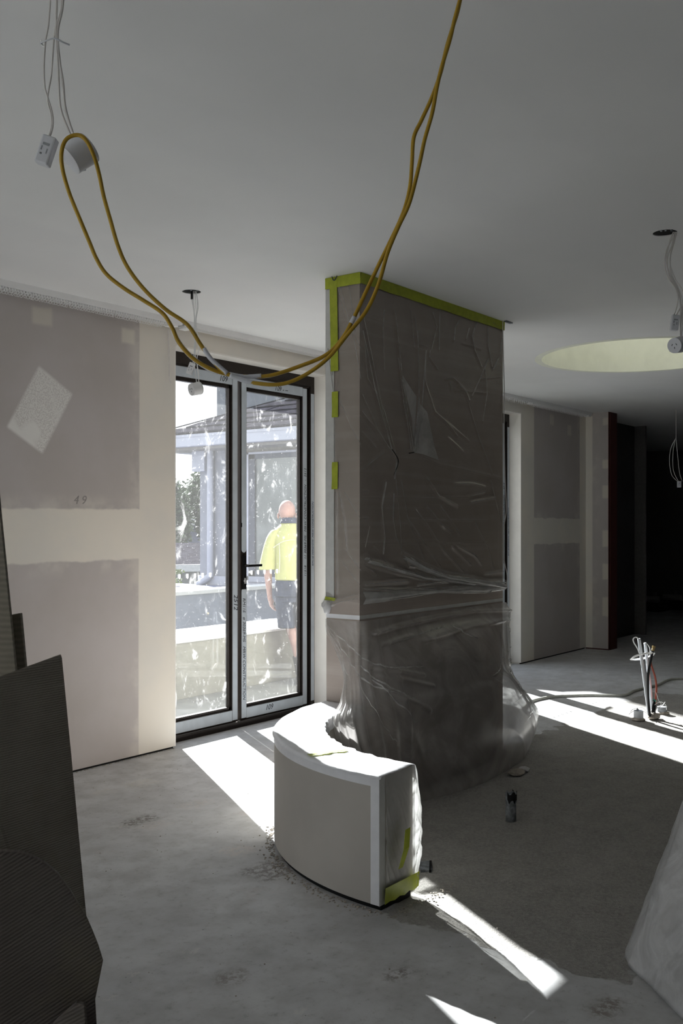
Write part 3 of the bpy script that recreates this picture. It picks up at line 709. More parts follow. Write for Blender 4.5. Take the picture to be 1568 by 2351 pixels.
def facet(pts, dep=.012):
    return pyd('taut_fold_glint', [(Z5(*p)[0], PY0 - .006 - (dep if i else .004), Z5(*p)[1]) for i, p in enumerate(pts)], [tuple(range(len(pts)))], M['film2'], part)  # whiter second layer paints the light these facets catch
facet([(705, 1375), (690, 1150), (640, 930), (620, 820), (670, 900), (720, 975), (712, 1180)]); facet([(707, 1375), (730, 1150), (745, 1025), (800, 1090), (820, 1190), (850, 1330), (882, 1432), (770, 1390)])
tube('fold_shade', [(Z5(545, 1355)[0], PY0 - .018, Z5(545, 1355)[1]), (Z5(583, 1420)[0], PY0 - .020, Z5(583, 1420)[1]), (Z5(585, 1470)[0], PY0 - .018, Z5(585, 1470)[1]), (Z5(562, 1540)[0], PY0 - .012, Z5(562, 1540)[1])], [.0022, .003, .002, .0012], M['void'], part, 6, 6)  # black tubes paint the shade inside the pinned folds
tube('fold_shade', [(Z5(672, 1382)[0], PY0 - .014, Z5(672, 1382)[1]), (Z5(705, 1376)[0], PY0 - .016, Z5(705, 1376)[1])], .0028, M['void'], part, 3, 6)
def hemstrip(top, bot, dep):
    n = 40; T1 = [Z6(x, np.interp(x, [q[0] for q in top], [q[1] for q in top])) for x in np.linspace(top[0][0], top[-1][0], n)]; B1 = [Z6(x, np.interp(x, [q[0] for q in bot], [q[1] for q in bot])) for x in np.linspace(top[0][0], top[-1][0], n)]
    vs = []
    for r in range(5):
        for i in range(n):
            f_ = r / 4; vs.append((T1[i][0], PY0 - .010 - dep * math.sin(math.pi * f_) - .006 * noise.noise(Vector((i * .3, r * .9, dep * 99))), T1[i][1] * (1 - f_) + B1[i][1] * f_ + .002 * noise.noise(Vector((i * .5, r, 3)))))
    return pyd('hem_fold', vs, [(r * n + i, r * n + i + 1, (r + 1) * n + i + 1, (r + 1) * n + i) for r in range(4) for i in range(n - 1)], M['film2'], part, True)
hemstrip([(330, 780), (560, 775), (860, 765), (1100, 735), (1310, 722)], [(330, 868), (480, 850), (620, 822), (860, 788), (1000, 792), (1180, 790), (1310, 765)], .018)
hemstrip([(360, 552), (560, 618), (760, 678), (900, 690), (1100, 700)], [(360, 578), (560, 640), (760, 696), (900, 712), (1100, 742)], .016)
hemstrip([(605, 530), (760, 608), (900, 662), (1050, 680), (1310, 722)], [(605, 548), (760, 640), (900, 696), (1050, 722), (1310, 765)], .026)
# narrow face upper film with a puffed lower corner
nu2, nv2 = 50, 220
y = np.linspace(PY0, PY1 + .005, nu2); f = np.linspace(0, 1, nv2)
q0, q1, q2 = nf(751, 1400), nf(790, 1378), nf(828, 1386)
zb = np.interp(y, [q2[0], q1[0], q0[0]], [q2[1] + .0, q1[1] - .0, q0[1]])
U = np.repeat(y[:, None], nv2, 1); V = zb[:, None] + (2.69 - zb[:, None]) * f[None, :]
c2 = []
for p in ([(775, 660), (790, 720), (828, 800)], [(778, 650), (812, 780), (828, 870)], [(752, 800), (765, 900), (768, 1050)], [(757, 740), (763, 860)], [(780, 920), (810, 990), (828, 1020)], [(770, 1130), (771, 1250), (772, 1365)],
          [(778, 1130), (790, 1200), (795, 1260)], [(790, 1260), (828, 1310)], [(785, 1290), (826, 1345)], [(766, 950), (767, 1060)], [(800, 650), (815, 760)], [(790, 1130), (826, 1190)], [(752, 1378), (790, 1373), (828, 1362)], [(760, 1388), (828, 1372)]):
    q = [nf(*k) for k in p]; c2 += [(a_, b_, .005 if p[0][1] < 1370 else .012, .005) for a_, b_ in zip(q[:-1], q[1:])]
H = ridge_field(U, V, c2)
b0 = nf(757, 1386); H += .035 * np.exp(-(((U - 3.185) / .035) ** 2 + ((V - b0[1]) / .035) ** 2)) 
grid('upper_film', np.stack([PX0 - .004 - H, U, V], -1), M['film'], part)
pleat_glints('film_pleat_glints', c2, lambda y_, z, h: (PX0 - .004 - h, y_, z), M['pleat_glint'], part, .4)
pa, pb = nf(750, 1369), nf(772, 1373)
jag_strip('green_tape', [(PX0 - .022, pa[0], pa[1]), (PX0 - .012, pb[0], pa[1] - .008)], [(PX0 - .030, pa[0], pa[1] - .018), (PX0 - .014, pb[0] + .01, pa[1] - .022)], part, M['green'])
# puff of bunched film at the back corner
pf = BM(); pf.sph(nf3 if False else (PX0 - .012, 3.175, b0[1] - .01), .030, 16, (.7, 1, 1.35)); o = pf.out('film_knot', M['film3'], part, True)
for v in o.data.vertices: v.co += Vector((noise.noise(v.co * 40), noise.noise(v.co * 40 + Vector((5, 0, 0))), noise.noise(v.co * 40 + Vector((0, 9, 0))))) * .012

# lower film: hangs off the partition and bells out to the floor
K = np.array([
    [(4.083, 3.19), (4.083, 2.962), (4.4, 2.962), (4.8, 2.962), (5.2, 2.962), (5.6, 2.962), (5.708, 2.965), (5.71, 3.19)],
    [(4.080, 3.185), (4.078, 2.955), (4.4, 2.948), (4.8, 2.945), (5.2, 2.935), (5.6, 2.93), (5.715, 2.95), (5.715, 3.19)],
    [(4.066, 3.12), (4.062, 2.945), (4.4, 2.91), (4.8, 2.865), (5.15, 2.85), (5.5, 2.90), (5.70, 2.955), (5.706, 3.19)],
    [(4.03, 3.03), (4.02, 2.92), (4.4, 2.85), (4.8, 2.79), (5.15, 2.79), (5.48, 2.88), (5.70, 2.96), (5.706, 3.19)],
    [(3.86, 2.925), (3.93, 2.84), (4.4, 2.80), (4.8, 2.74), (5.15, 2.75), (5.46, 2.85), (5.71, 2.965), (5.71, 3.2)],
    [(3.70, 2.85), (3.86, 2.78), (4.38, 2.755), (4.8, 2.70), (5.18, 2.71), (5.50, 2.82), (5.77, 2.97), (5.75, 3.22)],
    [(3.74, 2.78), (3.90, 2.73), (4.34, 2.73), (4.8, 2.655), (5.28, 2.68), (5.77, 2.81), (6.04, 3.04), (5.98, 3.28)],
    [(3.80, 2.74), (3.95, 2.71), (4.30, 2.75), (4.78, 2.67), (5.30, 2.72), (5.74, 2.85), (5.98, 3.04), (5.96, 3.25)]])
for r_ in range(5):
    m_ = K[r_, :, 0] > 4.8; K[r_, m_, 0] = 4.8 + (K[r_, m_, 0] - 4.8) * .925
K[5, 6] = (5.74, 2.99); K[6, 6] = (6.10, 3.03); K[7, 6] = (6.0, 3.04)
KZ = np.array([.925, .86, .78, .66, .545, .46, .18, -.004])
def cr1(A, t):
    n = len(A); i = min(int(t), n - 2); f = t - i; p0 = A[max(i - 1, 0)]; p1 = A[i]; p2 = A[i + 1]; p3 = A[min(i + 2, n - 1)]
    return .5 * (2 * p1 + (p2 - p0) * f + (2 * p0 - 5 * p1 + 4 * p2 - p3) * f * f + (3 * p1 - p0 - 3 * p2 + p3) * f ** 3)
nu, nv = 300, 150
A3 = np.concatenate([K, np.repeat(KZ[:, None, None], 8, 1)], -1)
rows = [cr1(A3, t) for t in np.linspace(0, 7, nv)]
P = np.array([[cr1(r, s) for s in np.linspace(0, 7, nu)] for r in rows])
du = np.gradient(P, axis=1); dv = np.gradient(P, axis=0); Nm = np.cross(du, dv); Nm /= np.linalg.norm(Nm, axis=-1, keepdims=True) + 1e-9
S = np.repeat(np.linspace(0, 7, nu)[None], nv, 0); Tt = P[..., 2]
fold = np.zeros_like(S)
for j in range(nv):
    for i in range(nu):
        s, z = S[j, i], Tt[j, i]
        a_ = noise.noise(Vector((s * 1.3 + z * 3.2, z * 1.6 - s * .3, 2)))          # broad diagonal folds
        b_ = 1 - abs(noise.noise(Vector((s * 1.6 + z * 2.4, z * 1.3, 7)))) * 2.2
        c_ = 1 - abs(noise.noise(Vector((s * 6 - z * 2, z * 9 + s * 1.4, 11)))) * 2
        k = min(1, max(0, (.93 - z) / .25)); e = max(0, 1 - abs(s - 5.9) / .9)
        fold[j, i] = k * (a_ * .020 + max(0, b_) ** 8 * .005) + e * k * .016 * math.sin(s * 22 + z * 9)
        if s < 1.7:
            fold[j, i] += k * .010 * math.sin(s * 26 + z * 4)
hem = [(a_, b_) for a_, b_ in ()]
sgn = -1 if Nm[nv // 2, nu // 2, 1] > 0 else 1
P += Nm * sgn * fold[..., None]
# tape edge crease
lr = ridge_field(P[..., 0], P[..., 2], [((4.15, .86), (4.6, .885), .018, .009), ((4.6, .885), (5.2, .90), .022, .010), ((5.2, .90), (5.7, .875), .018, .009), ((4.2, .80), (4.5, .82), .010, .008), ((4.1, .70), (4.45, .62), .016, .010), ((4.12, .66), (4.5, .56), .014, .009), ((4.1, .60), (4.4, .45), .014, .010), ((4.55, .78), (5.1, .825), .014, .012), ((5.1, .825), (5.6, .82), .014, .012)])
P[..., 1] -= lr
P[..., 2] = np.maximum(P[..., 2], -.006)
def sheet_glints(paths, wd, mat, parent):  # pale doubled-film ribbons paint highlights on the lower sheet's folds
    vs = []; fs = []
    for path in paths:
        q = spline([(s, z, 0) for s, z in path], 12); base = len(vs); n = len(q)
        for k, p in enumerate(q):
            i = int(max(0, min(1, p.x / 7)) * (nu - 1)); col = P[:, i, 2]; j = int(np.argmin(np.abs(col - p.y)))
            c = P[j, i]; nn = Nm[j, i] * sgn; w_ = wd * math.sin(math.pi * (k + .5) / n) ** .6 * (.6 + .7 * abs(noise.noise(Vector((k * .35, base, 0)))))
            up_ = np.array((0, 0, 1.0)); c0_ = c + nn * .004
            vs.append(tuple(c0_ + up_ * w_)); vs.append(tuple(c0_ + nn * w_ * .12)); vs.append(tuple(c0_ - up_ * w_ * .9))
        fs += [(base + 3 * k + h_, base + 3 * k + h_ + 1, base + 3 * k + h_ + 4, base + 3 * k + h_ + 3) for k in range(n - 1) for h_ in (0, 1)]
    o = pyd('sheet_pleat_glints', vs, fs, mat, parent, True); o['kind'] = 'stuff'; return o
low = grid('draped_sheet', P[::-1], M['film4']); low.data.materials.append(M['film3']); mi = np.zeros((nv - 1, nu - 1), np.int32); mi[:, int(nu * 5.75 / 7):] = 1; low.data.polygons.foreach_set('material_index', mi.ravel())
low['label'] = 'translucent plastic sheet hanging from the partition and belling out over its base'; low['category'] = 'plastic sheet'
sheet_glints([[(5.95, .62), (5.5, .50), (4.8, .40), (4.0, .36)], [(5.95, .56), (5.6, .40), (5.0, .28), (4.3, .22)], [(5.9, .50), (5.7, .33), (5.3, .18), (4.9, .10)], [(6.0, .50), (5.9, .30), (5.7, .12)], [(6.1, .52), (6.3, .30), (6.4, .1)], [(6.05, .5), (6.15, .33), (6.1, .15)],
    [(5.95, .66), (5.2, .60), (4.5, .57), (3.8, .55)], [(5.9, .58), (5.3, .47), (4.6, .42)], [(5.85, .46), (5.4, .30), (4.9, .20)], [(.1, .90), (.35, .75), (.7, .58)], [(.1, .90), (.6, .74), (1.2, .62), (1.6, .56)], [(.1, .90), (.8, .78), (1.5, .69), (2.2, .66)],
    [(.9, .74), (1.4, .62), (1.9, .50)], [(1.1, .70), (1.5, .55), (1.8, .40)], [(1.0, .62), (1.3, .45), (1.5, .30)], [(2.0, .80), (2.7, .83), (3.4, .84)], [(3.3, .84), (3.5, .79), (3.8, .76)], [(5.5, .82), (5.75, .76), (5.9, .70)], [(5.7, .84), (5.85, .80), (5.98, .77)], [(.2, .80), (.3, .65), (.55, .53)]], .0065, M['pleat_glint'], low)
# hearth block hidden under the sheet (its dark mass shows through)
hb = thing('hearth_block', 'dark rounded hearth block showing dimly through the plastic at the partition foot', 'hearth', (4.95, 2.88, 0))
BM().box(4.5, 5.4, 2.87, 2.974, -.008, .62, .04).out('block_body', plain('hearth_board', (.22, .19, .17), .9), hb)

# ------------------------------------------------------------ curved low wall
LW = thing('curved_low_wall', 'knee-high quarter-circle plasterboard wall with white plastic over its top, joined to the partition', 'low wall', (3.4, 2.7, 0))
CC = (4.09, 2.08)
def arc(r, a0=90, a1=180, n=48, z=0, c=CC): return [(c[0] + r * math.cos(math.radians(a0 + (a1 - a0) * i / n)), c[1] + r * math.sin(math.radians(a0 + (a1 - a0) * i / n)), z) for i in range(n + 1)]
def ringseg(name, r0, r1, z0, z1, mat, parent, a0=90, a1=180, n=48, jit=0, smooth=True):
    L = [arc(r0, a0, a1, n, z0), arc(r0, a0, a1, n, z1), arc(r1, a0, a1, n, z1), arc(r1, a0, a1, n, z0)]
    if jit:
        L = [[(x + noise.noise(Vector((x * 30, y * 30, k))) * jit, y + noise.noise(Vector((x * 30, y * 30, 9 + k))) * jit, zz + noise.noise(Vector((x * 25, y * 25, 20 + k))) * jit * .6) for (x, y, zz) in l] for k, l in enumerate(L)]
    vs = sum(L, []); m = n + 1; fs = []
    for k in range(4):
        l = (k + 1) % 4
        for i in range(n): fs.append((k * m + i, k * m + i + 1, l * m + i + 1, l * m + i))
    fs += [(0, m, 2 * m, 3 * m), (n, 3 * m + n, 2 * m + n, m + n)]
    o = pyd(name, vs, fs, mat, parent, smooth); o.data.set_sharp_from_angle(angle=.6); return o
ringseg('wall_body', .885, 1.11, .0185, .490, M['low_wall'], LW)
ringseg('base_gap_shade', .90, 1.098, -.008, .021, M['void'], LW)  # black ring paints the shade in the gap below the wall
ringseg('edge_tape', 1.109, 1.1115, .452, .491, M['whitetape'], LW)
ringseg('edge_tape', 1.109, 1.1118, .0185, .4915, M['whitetape'], LW, 178.1, 180.1, 4)
BM().box(2.979, 3.018, 2.0785, 2.08, .016, .49).out('corner_tape', M['papertape'], LW)
# top sheet, crinkled
na, nr = 110, 26; TP = np.zeros((na, nr, 3))
for i in range(na):
    for j in range(nr):
        a_ = math.radians(90 + 90.6 * i / (na - 1)); f_ = j / (nr - 1); r_ = .872 + (1.118 - .872) * f_
        edge = noise.noise(Vector((a_ * 14, 3, 0))) * .016 * (1 - f_) ** 3 + noise.noise(Vector((a_ * 30, 8, 0))) * .006 * (1 - f_) ** 3
        z = .494 + .004 * max(0, noise.noise(Vector((a_ * 6, f_ * 3, 1)))) + .0025 * noise.noise(Vector((a_ * 22, f_ * 9, 4)))
        if j == 0: z -= .05 + .02 * noise.noise(Vector((a_ * 9, 0, 5)))
        if j == nr - 1: z -= .010 + .006 * noise.noise(Vector((a_ * 25, 0, 5)))
        TP[i, j] = (CC[0] + (r_ + edge) * math.cos(a_), CC[1] + (r_ + edge) * math.sin(a_), z)
ts = grid('top_sheet', TP, M['whitetape'], LW, thick=.001)
a_ = math.radians(158)
jag_strip('green_tape', [(CC[0] + r_ * math.cos(a_), CC[1] + r_ * math.sin(a_), .5005) for r_ in np.linspace(.92, 1.10, 6)], [(CC[0] + r_ * math.cos(a_ + .022), CC[1] + r_ * math.sin(a_ + .022), .5005) for r_ in np.linspace(.92, 1.10, 6)], LW, M['green'])
# film over the end face, bulging round onto the inner side
base = [Vector(p) for p in ((3.016, 2.074), (3.10, 2.072), (3.20, 2.068), (3.222, 2.10), (3.225, 2.20), (3.235, 2.34), (3.26, 2.46))]
nu, nv = 110, 110; EP = np.zeros((nv, nu, 3))
bp = spline([(p.x, p.y, 0) for p in base], 20); m = len(bp)
for j in range(nv):
    z = .492 * (1 - j / (nv - 1)) + .035 * (j / (nv - 1))
    for i in range(nu):
        s = i / (nu - 1); q = bp[int(s * (m - 1))]; q2 = bp[min(int(s * (m - 1)) + 1, m - 1)]; q1 = bp[max(int(s * (m - 1)) - 1, 0)]
        t_ = (q2 - q1).normalized(); nn = Vector((t_.y, -t_.x, 0))
        zz = z / .49; b_ = math.sin(math.pi * min(1, max(0, zz))) ** .7
        k = max(0, min(1, (s - .30) / .22))
        fo = .048 * b_ * k + .010 * b_ * k * noise.noise(Vector((s * 9, z * 9, 0))) + .014 * max(0, 1 - abs(noise.noise(Vector((s * 11 + z * 14, z * 6, 4)))) * 3) ** 2 * k * b_
        fo += .004 * max(0, 1 - abs(noise.noise(Vector((s * 16 + z * 12, z * 4, 9)))) * 4) * b_
        EP[j, i] = (q.x + nn.x * fo, q.y + nn.y * fo, z)
grid('end_film', EP, M['film2'], LW)
jag_strip('green_tape', [(x, 2.060 , .083 + .05 * 0) for x in np.linspace(2.995, 3.222, 8)], [(x, 2.066, .022 + .004 * math.sin(x * 90)) for x in np.linspace(2.998, 3.226, 8)], LW, M['green'])
t0, t1 = Vector(atY(936, 1902, 2.030)), Vector(atY(919, 1994, 2.035))
jag_strip('green_tape', [t0 + Vector((.018, .0, 0)), (t0 + t1) / 2 + Vector((.026, -.006, 0)), t1 + Vector((.016, 0.0, 0))], [t0 - Vector((.022, .004, 0)), (t0 + t1) / 2 - Vector((.018, .01, 0)), t1 - Vector((.012, .0, 0))], LW, M['green'])

# ------------------------------------------------------------ hanging wiring
def socket(parent, c, axis, r=.036, dpt=.038, slots=True, mat='plastic_white'):
    c = Vector(c); ax = Vector(axis).normalized()
    side = ax.cross(Vector((0, 0, 1))).normalized(); up_ = side.cross(ax).normalized()
    s = BM().cyl(c - ax * dpt / 2, c + ax * dpt / 2, r, r * .93, 28).out('socket', M[mat], parent, True)
    BM().cyl(c - ax * (dpt / 2 + .006), c - ax * dpt / 2, r * .99, r * .99, 28).out('back_plate', M['clear'], s, True)
    if slots:
        for (a_, b_, rot) in ((-.010, .004, .5), (.010, .004, -.5), (0, -.010, 0)):
            p = c + ax * (dpt / 2 + .0004) + side * a_ + up_ * b_
            d = (up_ * math.cos(rot) + side * math.sin(rot)) * .0045
            BM().cyl(p - d, p + d, .0013, n=6).out('slot', M['void'], s)
    BM().box(-.010, .010, -.006, .006, -.004, .004, .001, None).out('notch', M['pipe_grey'], s, loc=c + side * r * .75 - up_ * r * .62 + ax * .006)
    return s
def connector(parent, c, up_v, size=(.030, .046, .018), mat='socket_grey', rot=0):
    c = Vector(c); up_v = Vector(up_v).normalized(); side = Vector((R2[0], R2[1], 0)); side = (side - up_v * side.dot(up_v)).normalized(); fw = side.cross(up_v)
    R = Matrix((side, up_v, fw)).transposed().to_4x4(); R = R @ Matrix.Rotation(rot, 4, 'Y')
    b = BM().box(-size[0] / 2, size[0] / 2, -size[1] / 2, size[1] / 2, -size[2] / 2, size[2] / 2, .004)
    bmesh.ops.transform(b.b, matrix=Matrix.Translation(c) @ R, verts=b.b.verts[:])
    s = b.out('connector_block', M[mat], parent)
    for (x, y_, wx, wy) in ((0, .012, .016, .006), (-.006, -.012, .005, .004), (.006, -.004, .003, .012), (-.008, .001, .003, .01)):
        for sg in (1, -1):
            b = BM().box(x - wx / 2, x + wx / 2, y_ - wy / 2, y_ + wy / 2, sg * size[2] / 2 - .0004, sg * size[2] / 2 + .0006)
            bmesh.ops.transform(b.b, matrix=Matrix.Translation(c) @ R, verts=b.b.verts[:]); b.out('slot', M['pipe_grey'], s)
    return s
def cables(T, strands, r, mat, d):
    for s in strands: tube('cable', [at(p[0], p[1], d + (p[2] if len(p) > 2 else 0)) for p in s], r, M[mat], T, 8, 7, flat=.8)
# A: near left
A = thing('hanging_wiring', 'near bundle of white cables at top left, two sockets, yellow cord looped over it', 'wiring', at(130, -40, 2.35))
dA = 2.35
cables(A, [[(118, -44), (112, 50), (105, 92), (101, 150), (103, 200), (110, 225), (120, 260), (121, 290), (115, 312)],
           [(131, -44), (130, 40), (123, 100), (118, 170), (111, 210), (110, 235), (118, 265), (118, 290), (113, 312)]], .0026, 'cable', dA)
cables(A, [[(131, -44), (129, 60), (131, 100), (134, 160), (137, 230), (143, 262), (158, 300), (172, 330)], [(140, -44), (141, 20), (130, 60), (134, 110), (141, 170), (147, 220), (152, 260), (166, 300), (176, 330)],
           [(148, -44), (143, 20), (133, 70), (136, 130), (145, 190), (150, 245), (163, 292), (178, 330)]], .0032, 'cable', dA)
tube('cable_tie', [at(92, 99, dA - .004), at(104, 94, dA - .006), at(125, 88, dA - .008), at(145, 97, dA - .006), at(160, 103, dA)], .0055, M['cloth_tape'], A, 6, 6, flat=.3)
tube('tie_tail', [at(94, 92, dA), at(97, 104, dA), at(104, 106, dA)], .0022, M['plastic_white'], A, 5, 6)
socket(A, at(180, 355, dA), Vector(at(158, 378, dA)) - Vector(at(195, 345, dA)) + Vector((-.012, -.01, 0)), .037, .052, False, 'socket_grey')
connector(A, at(107, 347, dA), Vector(at(118, 315, dA)) - Vector(at(98, 375, dA)), (.034, .068, .030), 'socket_grey')
# B: middle, over the doors
dB = 5.475
B = thing('hanging_wiring', 'cables with white round socket hanging from a ceiling hole in front of the doors', 'wiring', (3.87, 3.96, 2.70))
cables(B, [[(442, 660), (441, 690), (446, 720), (445, 760), (448, 800), (447, 840), (452, 885)], [(446, 660), (449, 690), (447, 720), (450, 770), (446, 800), (455, 850), (456, 885)],
           [(448, 660), (455, 700), (450, 740), (457, 790), (452, 830), (458, 885)], [(444, 660), (444, 700), (447, 750), (446, 800), (443, 832)], [(447, 660), (453, 690), (449, 745), (449, 800), (445, 832)]], .0028, 'plastic_white', dB)
socket(B, at(448, 893, dB), Vector(at(434, 896, dB)) - Vector(at(462, 888, dB)) + Vector((-.05, -.03, -.005)), .036, .052)
connector(B, at(438, 846, dB), Vector(at(444, 830, dB)) - Vector(at(432, 862, dB)), (.034, .066, .02), 'plastic_white')
BM().cyl((3.875, 3.962, 2.66), (3.875, 3.962, 2.71), .008).out('grommet', M['blackmetal'], B)
# C: right
dC = 4.37
Cw = thing('hanging_wiring', 'cables with grey round socket hanging from a torn ceiling hole at far right', 'wiring', (4.35, 1.50, 2.70))
cables(Cw, [[(1552, 522), (1545, 545), (1530, 575), (1526, 610), (1535, 640), (1552, 665), (1556, 690), (1548, 724)], [(1555, 522), (1548, 550), (1533, 590), (1534, 625), (1545, 650), (1560, 680), (1566, 740), (1563, 775)],
            [(1553, 522), (1543, 560), (1538, 600), (1541, 630), (1556, 660), (1566, 690), (1567, 730), (1565, 775)], [(1556, 522), (1548, 555), (1537, 600), (1550, 640), (1566, 665), (1570, 690), (1560, 710), (1552, 724)],
            [(1550, 522), (1536, 560), (1530, 600), (1538, 632), (1553, 660), (1562, 700), (1562, 775)]], .0032, 'cable', dC)
socket(Cw, at(1555, 792, dC), Vector(at(1540, 796, dC)) - Vector(at(1572, 787, dC)) + Vector((-.06, -.03, -.005)), .036, .052, True, 'socket_grey')
connector(Cw, at(1549, 741, dC), Vector(at(1552, 724, dC)) - Vector(at(1547, 760, dC)), (.034, .068, .024), 'socket_grey')
# ragged paper at the holes
for (hc, nme) in ((HOLES[0], B), (HOLES[1], Cw)):
    fl = BM()
    for k in range(3):
        a_ = rnd.uniform(2.9, 5.0); fl.box(hc[0] + .051 * math.cos(a_) - .004, hc[0] + .051 * math.cos(a_) + .004, hc[1] + .051 * math.sin(a_) - .004, hc[1] + .051 * math.sin(a_) + .004, 2.694, 2.70, 0, Matrix.Rotation(a_, 4, 'Z'))
    fl.out('torn_lining', M['pipe_grey'], nme)
    BM().cyl((hc[0], hc[1], 2.704), (hc[0], hc[1], 2.75), .051, n=28).out('hole_shade', M['void'], nme)  # black plug paints the dark inside of the ceiling hole
# D: dim one at far right
dD = 11.0
Dw = thing('hanging_wiring', 'dim cable loops with a small white connector in the dark room at right edge', 'wiring', at(1552, 1000, dD))
cables(Dw, [[(1552, 1005), (1540, 1030), (1537, 1060), (1542, 1090), (1555, 1105)], [(1550, 1010), (1545, 1040), (1546, 1080), (1560, 1110)], [(1552, 1005), (1556, 1050), (1560, 1085), (1566, 1105)], [(1552, 940), (1552, 1008)]], .004, 'cable', dD)
connector(Dw, at(1559, 1112, dD), (0, 0, 1), (.04, .07, .03), 'socket_grey')
# thin cable down the partition's right edge
E_ = thing('thin_cable', 'thin cable running from the ceiling down the right edge of the wrapped partition', 'cable', (5.65, 3.0, 2.7))
tube('strand', [atY(1152, 716, 2.99), atY(1154, 735, 2.96), atY(1155, 800, 2.96), atY(1158, 900, 2.96), atY(1157, 960, 2.96), atY(1159, 1080, 2.95), atY(1162, 1170, 2.95), atY(1157, 1210, 2.95), atY(1157, 1280, 2.95), atY(1164, 1320, 2.95), atY(1163, 1350, 2.95)], .0030, M['cable'], E_, 8, 6)
bx('ceiling_clip', 5.60, 5.68, 2.93, 2.95, 2.692, 2.70, M['pipe_grey'], E_)

# yellow extension cord
dY = 2.34
YC = thing('extension_cord', 'long yellow cord looped over the near socket, sagging across the doors and up right', 'cord', at(1060, -44, 2.36))
loop = [(1066, -48), (1052, 20), (1040, 60), (1025, 110), (1012, 165), (993, 220), (968, 275), (950, 315), (946, 370), (941, 430), (925, 490), (893, 560), (866, 615), (840, 670), (812, 730), (785, 778), (748, 815), (690, 840), (620, 862), (560, 864),
        (525, 860), (480, 845), (440, 820), (410, 785), (394, 750), (372, 718), (330, 690), (285, 662), (245, 630), (222, 595), (205, 555), (180, 495), (158, 440), (143, 385), (142, 345), (154, 318), (180, 310), (200, 325), (217, 362), (228, 402), (238, 450), (252, 500), (270, 562), (292, 612),
        (330, 663), (380, 710), (430, 745), (460, 790), (485, 825), (520, 857), (570, 876), (625, 883), (665, 877), (710, 855), (755, 820), (800, 765), (840, 715), (868, 655), (890, 580), (915, 520), (940, 465), (962, 380), (975, 320), (992, 260), (1003, 200), (1015, 150), (1033, 90), (1046, 35), (1070, -48)]
lp = []
for i, (x, y_) in enumerate(loop):
    off = 0.0
    if i < 21: off = .012
    if 33 <= i <= 38: off = -.052 if 34 <= i <= 37 else -.03
    if i > 50: off = -.008
    lp.append(at(x, y_, dY + off))
tube('cord', lp, .0047, M['yellow'], YC, 7, 8)
for rng in ((23, 21), (47, 50), (51, 49)):
    pass
for s in ([(397, 757), (410, 785), (440, 820), (478, 846), (500, 855)], [(468, 800), (485, 825), (522, 858)], [(528, 862), (570, 876), (622, 884)], [(526, 859), (560, 865), (600, 863)]):
    tube('tape_wrap', [at(x, y_, dY + (.012 if s[0][0] in (397, 526) else 0)) for x, y_ in s], .0056, M['cloth_tape'], YC, 6, 8)
tube('tape_wrap', [at(806, 742, dY + .012), at(814, 727, dY + .012)], .0056, M['cloth_tape'], YC, 3, 8)

# ------------------------------------------------------------ things on the floor
def stub(px, py, label):
    c = Vector(atZ(px, py)); T = thing('pipe_stub', label, 'pipe', (c.x, c.y, -.008))
    vs = []; n = 20; H_ = [(-.01, .026), (.02, .026), (.07, .025), (.10, .027), (.125, .027)]
    for k, (z, r) in enumerate(H_):
        for i in range(n):
            a_ = 2 * math.pi * i / n; vs.append((c.x + r * math.cos(a_), c.y + r * math.sin(a_), z + (noise.noise(Vector((i * .9, 0, 0))) * .018 if k == 4 else 0)))
    fs = [(k * n + i, k * n + (i + 1) % n, (k + 1) * n + (i + 1) % n, (k + 1) * n + i) for k in range(4) for i in range(n)]
    o = pyd('pipe', vs, fs, M['pipe_grey'], T, True); md = o.modifiers.new('s', 'SOLIDIFY'); md.thickness = .003
    BM().cyl((c.x, c.y, .0), (c.x, c.y, .10), .021).out('plug', M['void'], T)
    jag_strip('torn_tape', [(c.x + .0285 * math.cos(a_), c.y + .0285 * math.sin(a_), .128 + .01 * math.sin(a_ * 5)) for a_ in np.linspace(3, 6.5, 12)], [(c.x + .0285 * math.cos(a_), c.y + .0285 * math.sin(a_), .088 + .012 * math.sin(a_ * 7)) for a_ in np.linspace(3, 6.5, 12)], T, M['blackmetal'])
stub(1173, 1880, 'short grey pipe stub standing up from the rough slab with torn black tape')
# conduit cluster
cb = Vector(atZ(1492, 1648)); dd = (CZ) * FP / (1648 - HZ)
CL = thing('conduit_cluster', 'cluster of grey conduits, black hose and coiled white cable rising from the sunlit floor', 'conduit', (cb.x, cb.y, 0))
def cp(x, y_, o=0): return at(x, y_, dd + o)
tube('conduit', [cp(1490, 1641), cp(1482, 1580), cp(1474, 1520), cp(1467, 1466)], .0115, M['conduit'], CL, 5, 12)
tube('conduit', [cp(1496, 1640, .05), cp(1493, 1580, .05), cp(1487, 1530, .04), cp(1481, 1476, .03)], .0105, M['conduit'], CL, 5, 12)
tube('black_hose', [cp(1492, 1645, -.03), cp(1488, 1600, -.03), cp(1488, 1550, -.04), cp(1494, 1515, -.05), cp(1499, 1490, -.05)], .0095, M['blackmetal'], CL, 6, 10)
BM().cyl(cp(1498.5, 1494, -.05), cp(1501, 1485, -.05), .011, n=12).cyl(cp(1500, 1487, -.05), cp(1501.5, 1483, -.05), .014, n=6).out('brass_fitting', M['brass'], CL)
tube('red_hose', [cp(1504, 1618, .02), cp(1507, 1580, .02), cp(1504, 1555, 0), cp(1496, 1530, -.02), cp(1494, 1520, -.03)], .0075, M['copper'], CL, 6, 8)
tube('base_hose', [cp(1500, 1636, .0), cp(1502, 1608, .02)], [.016, .011], M['blackmetal'], CL, 4, 10)
tube('teal_band', [cp(1502, 1612, .02), cp(1503, 1606, .02)], .0125, M['teal'], CL, 3, 10)
cc = Vector(cp(1475, 1507)); ring = []
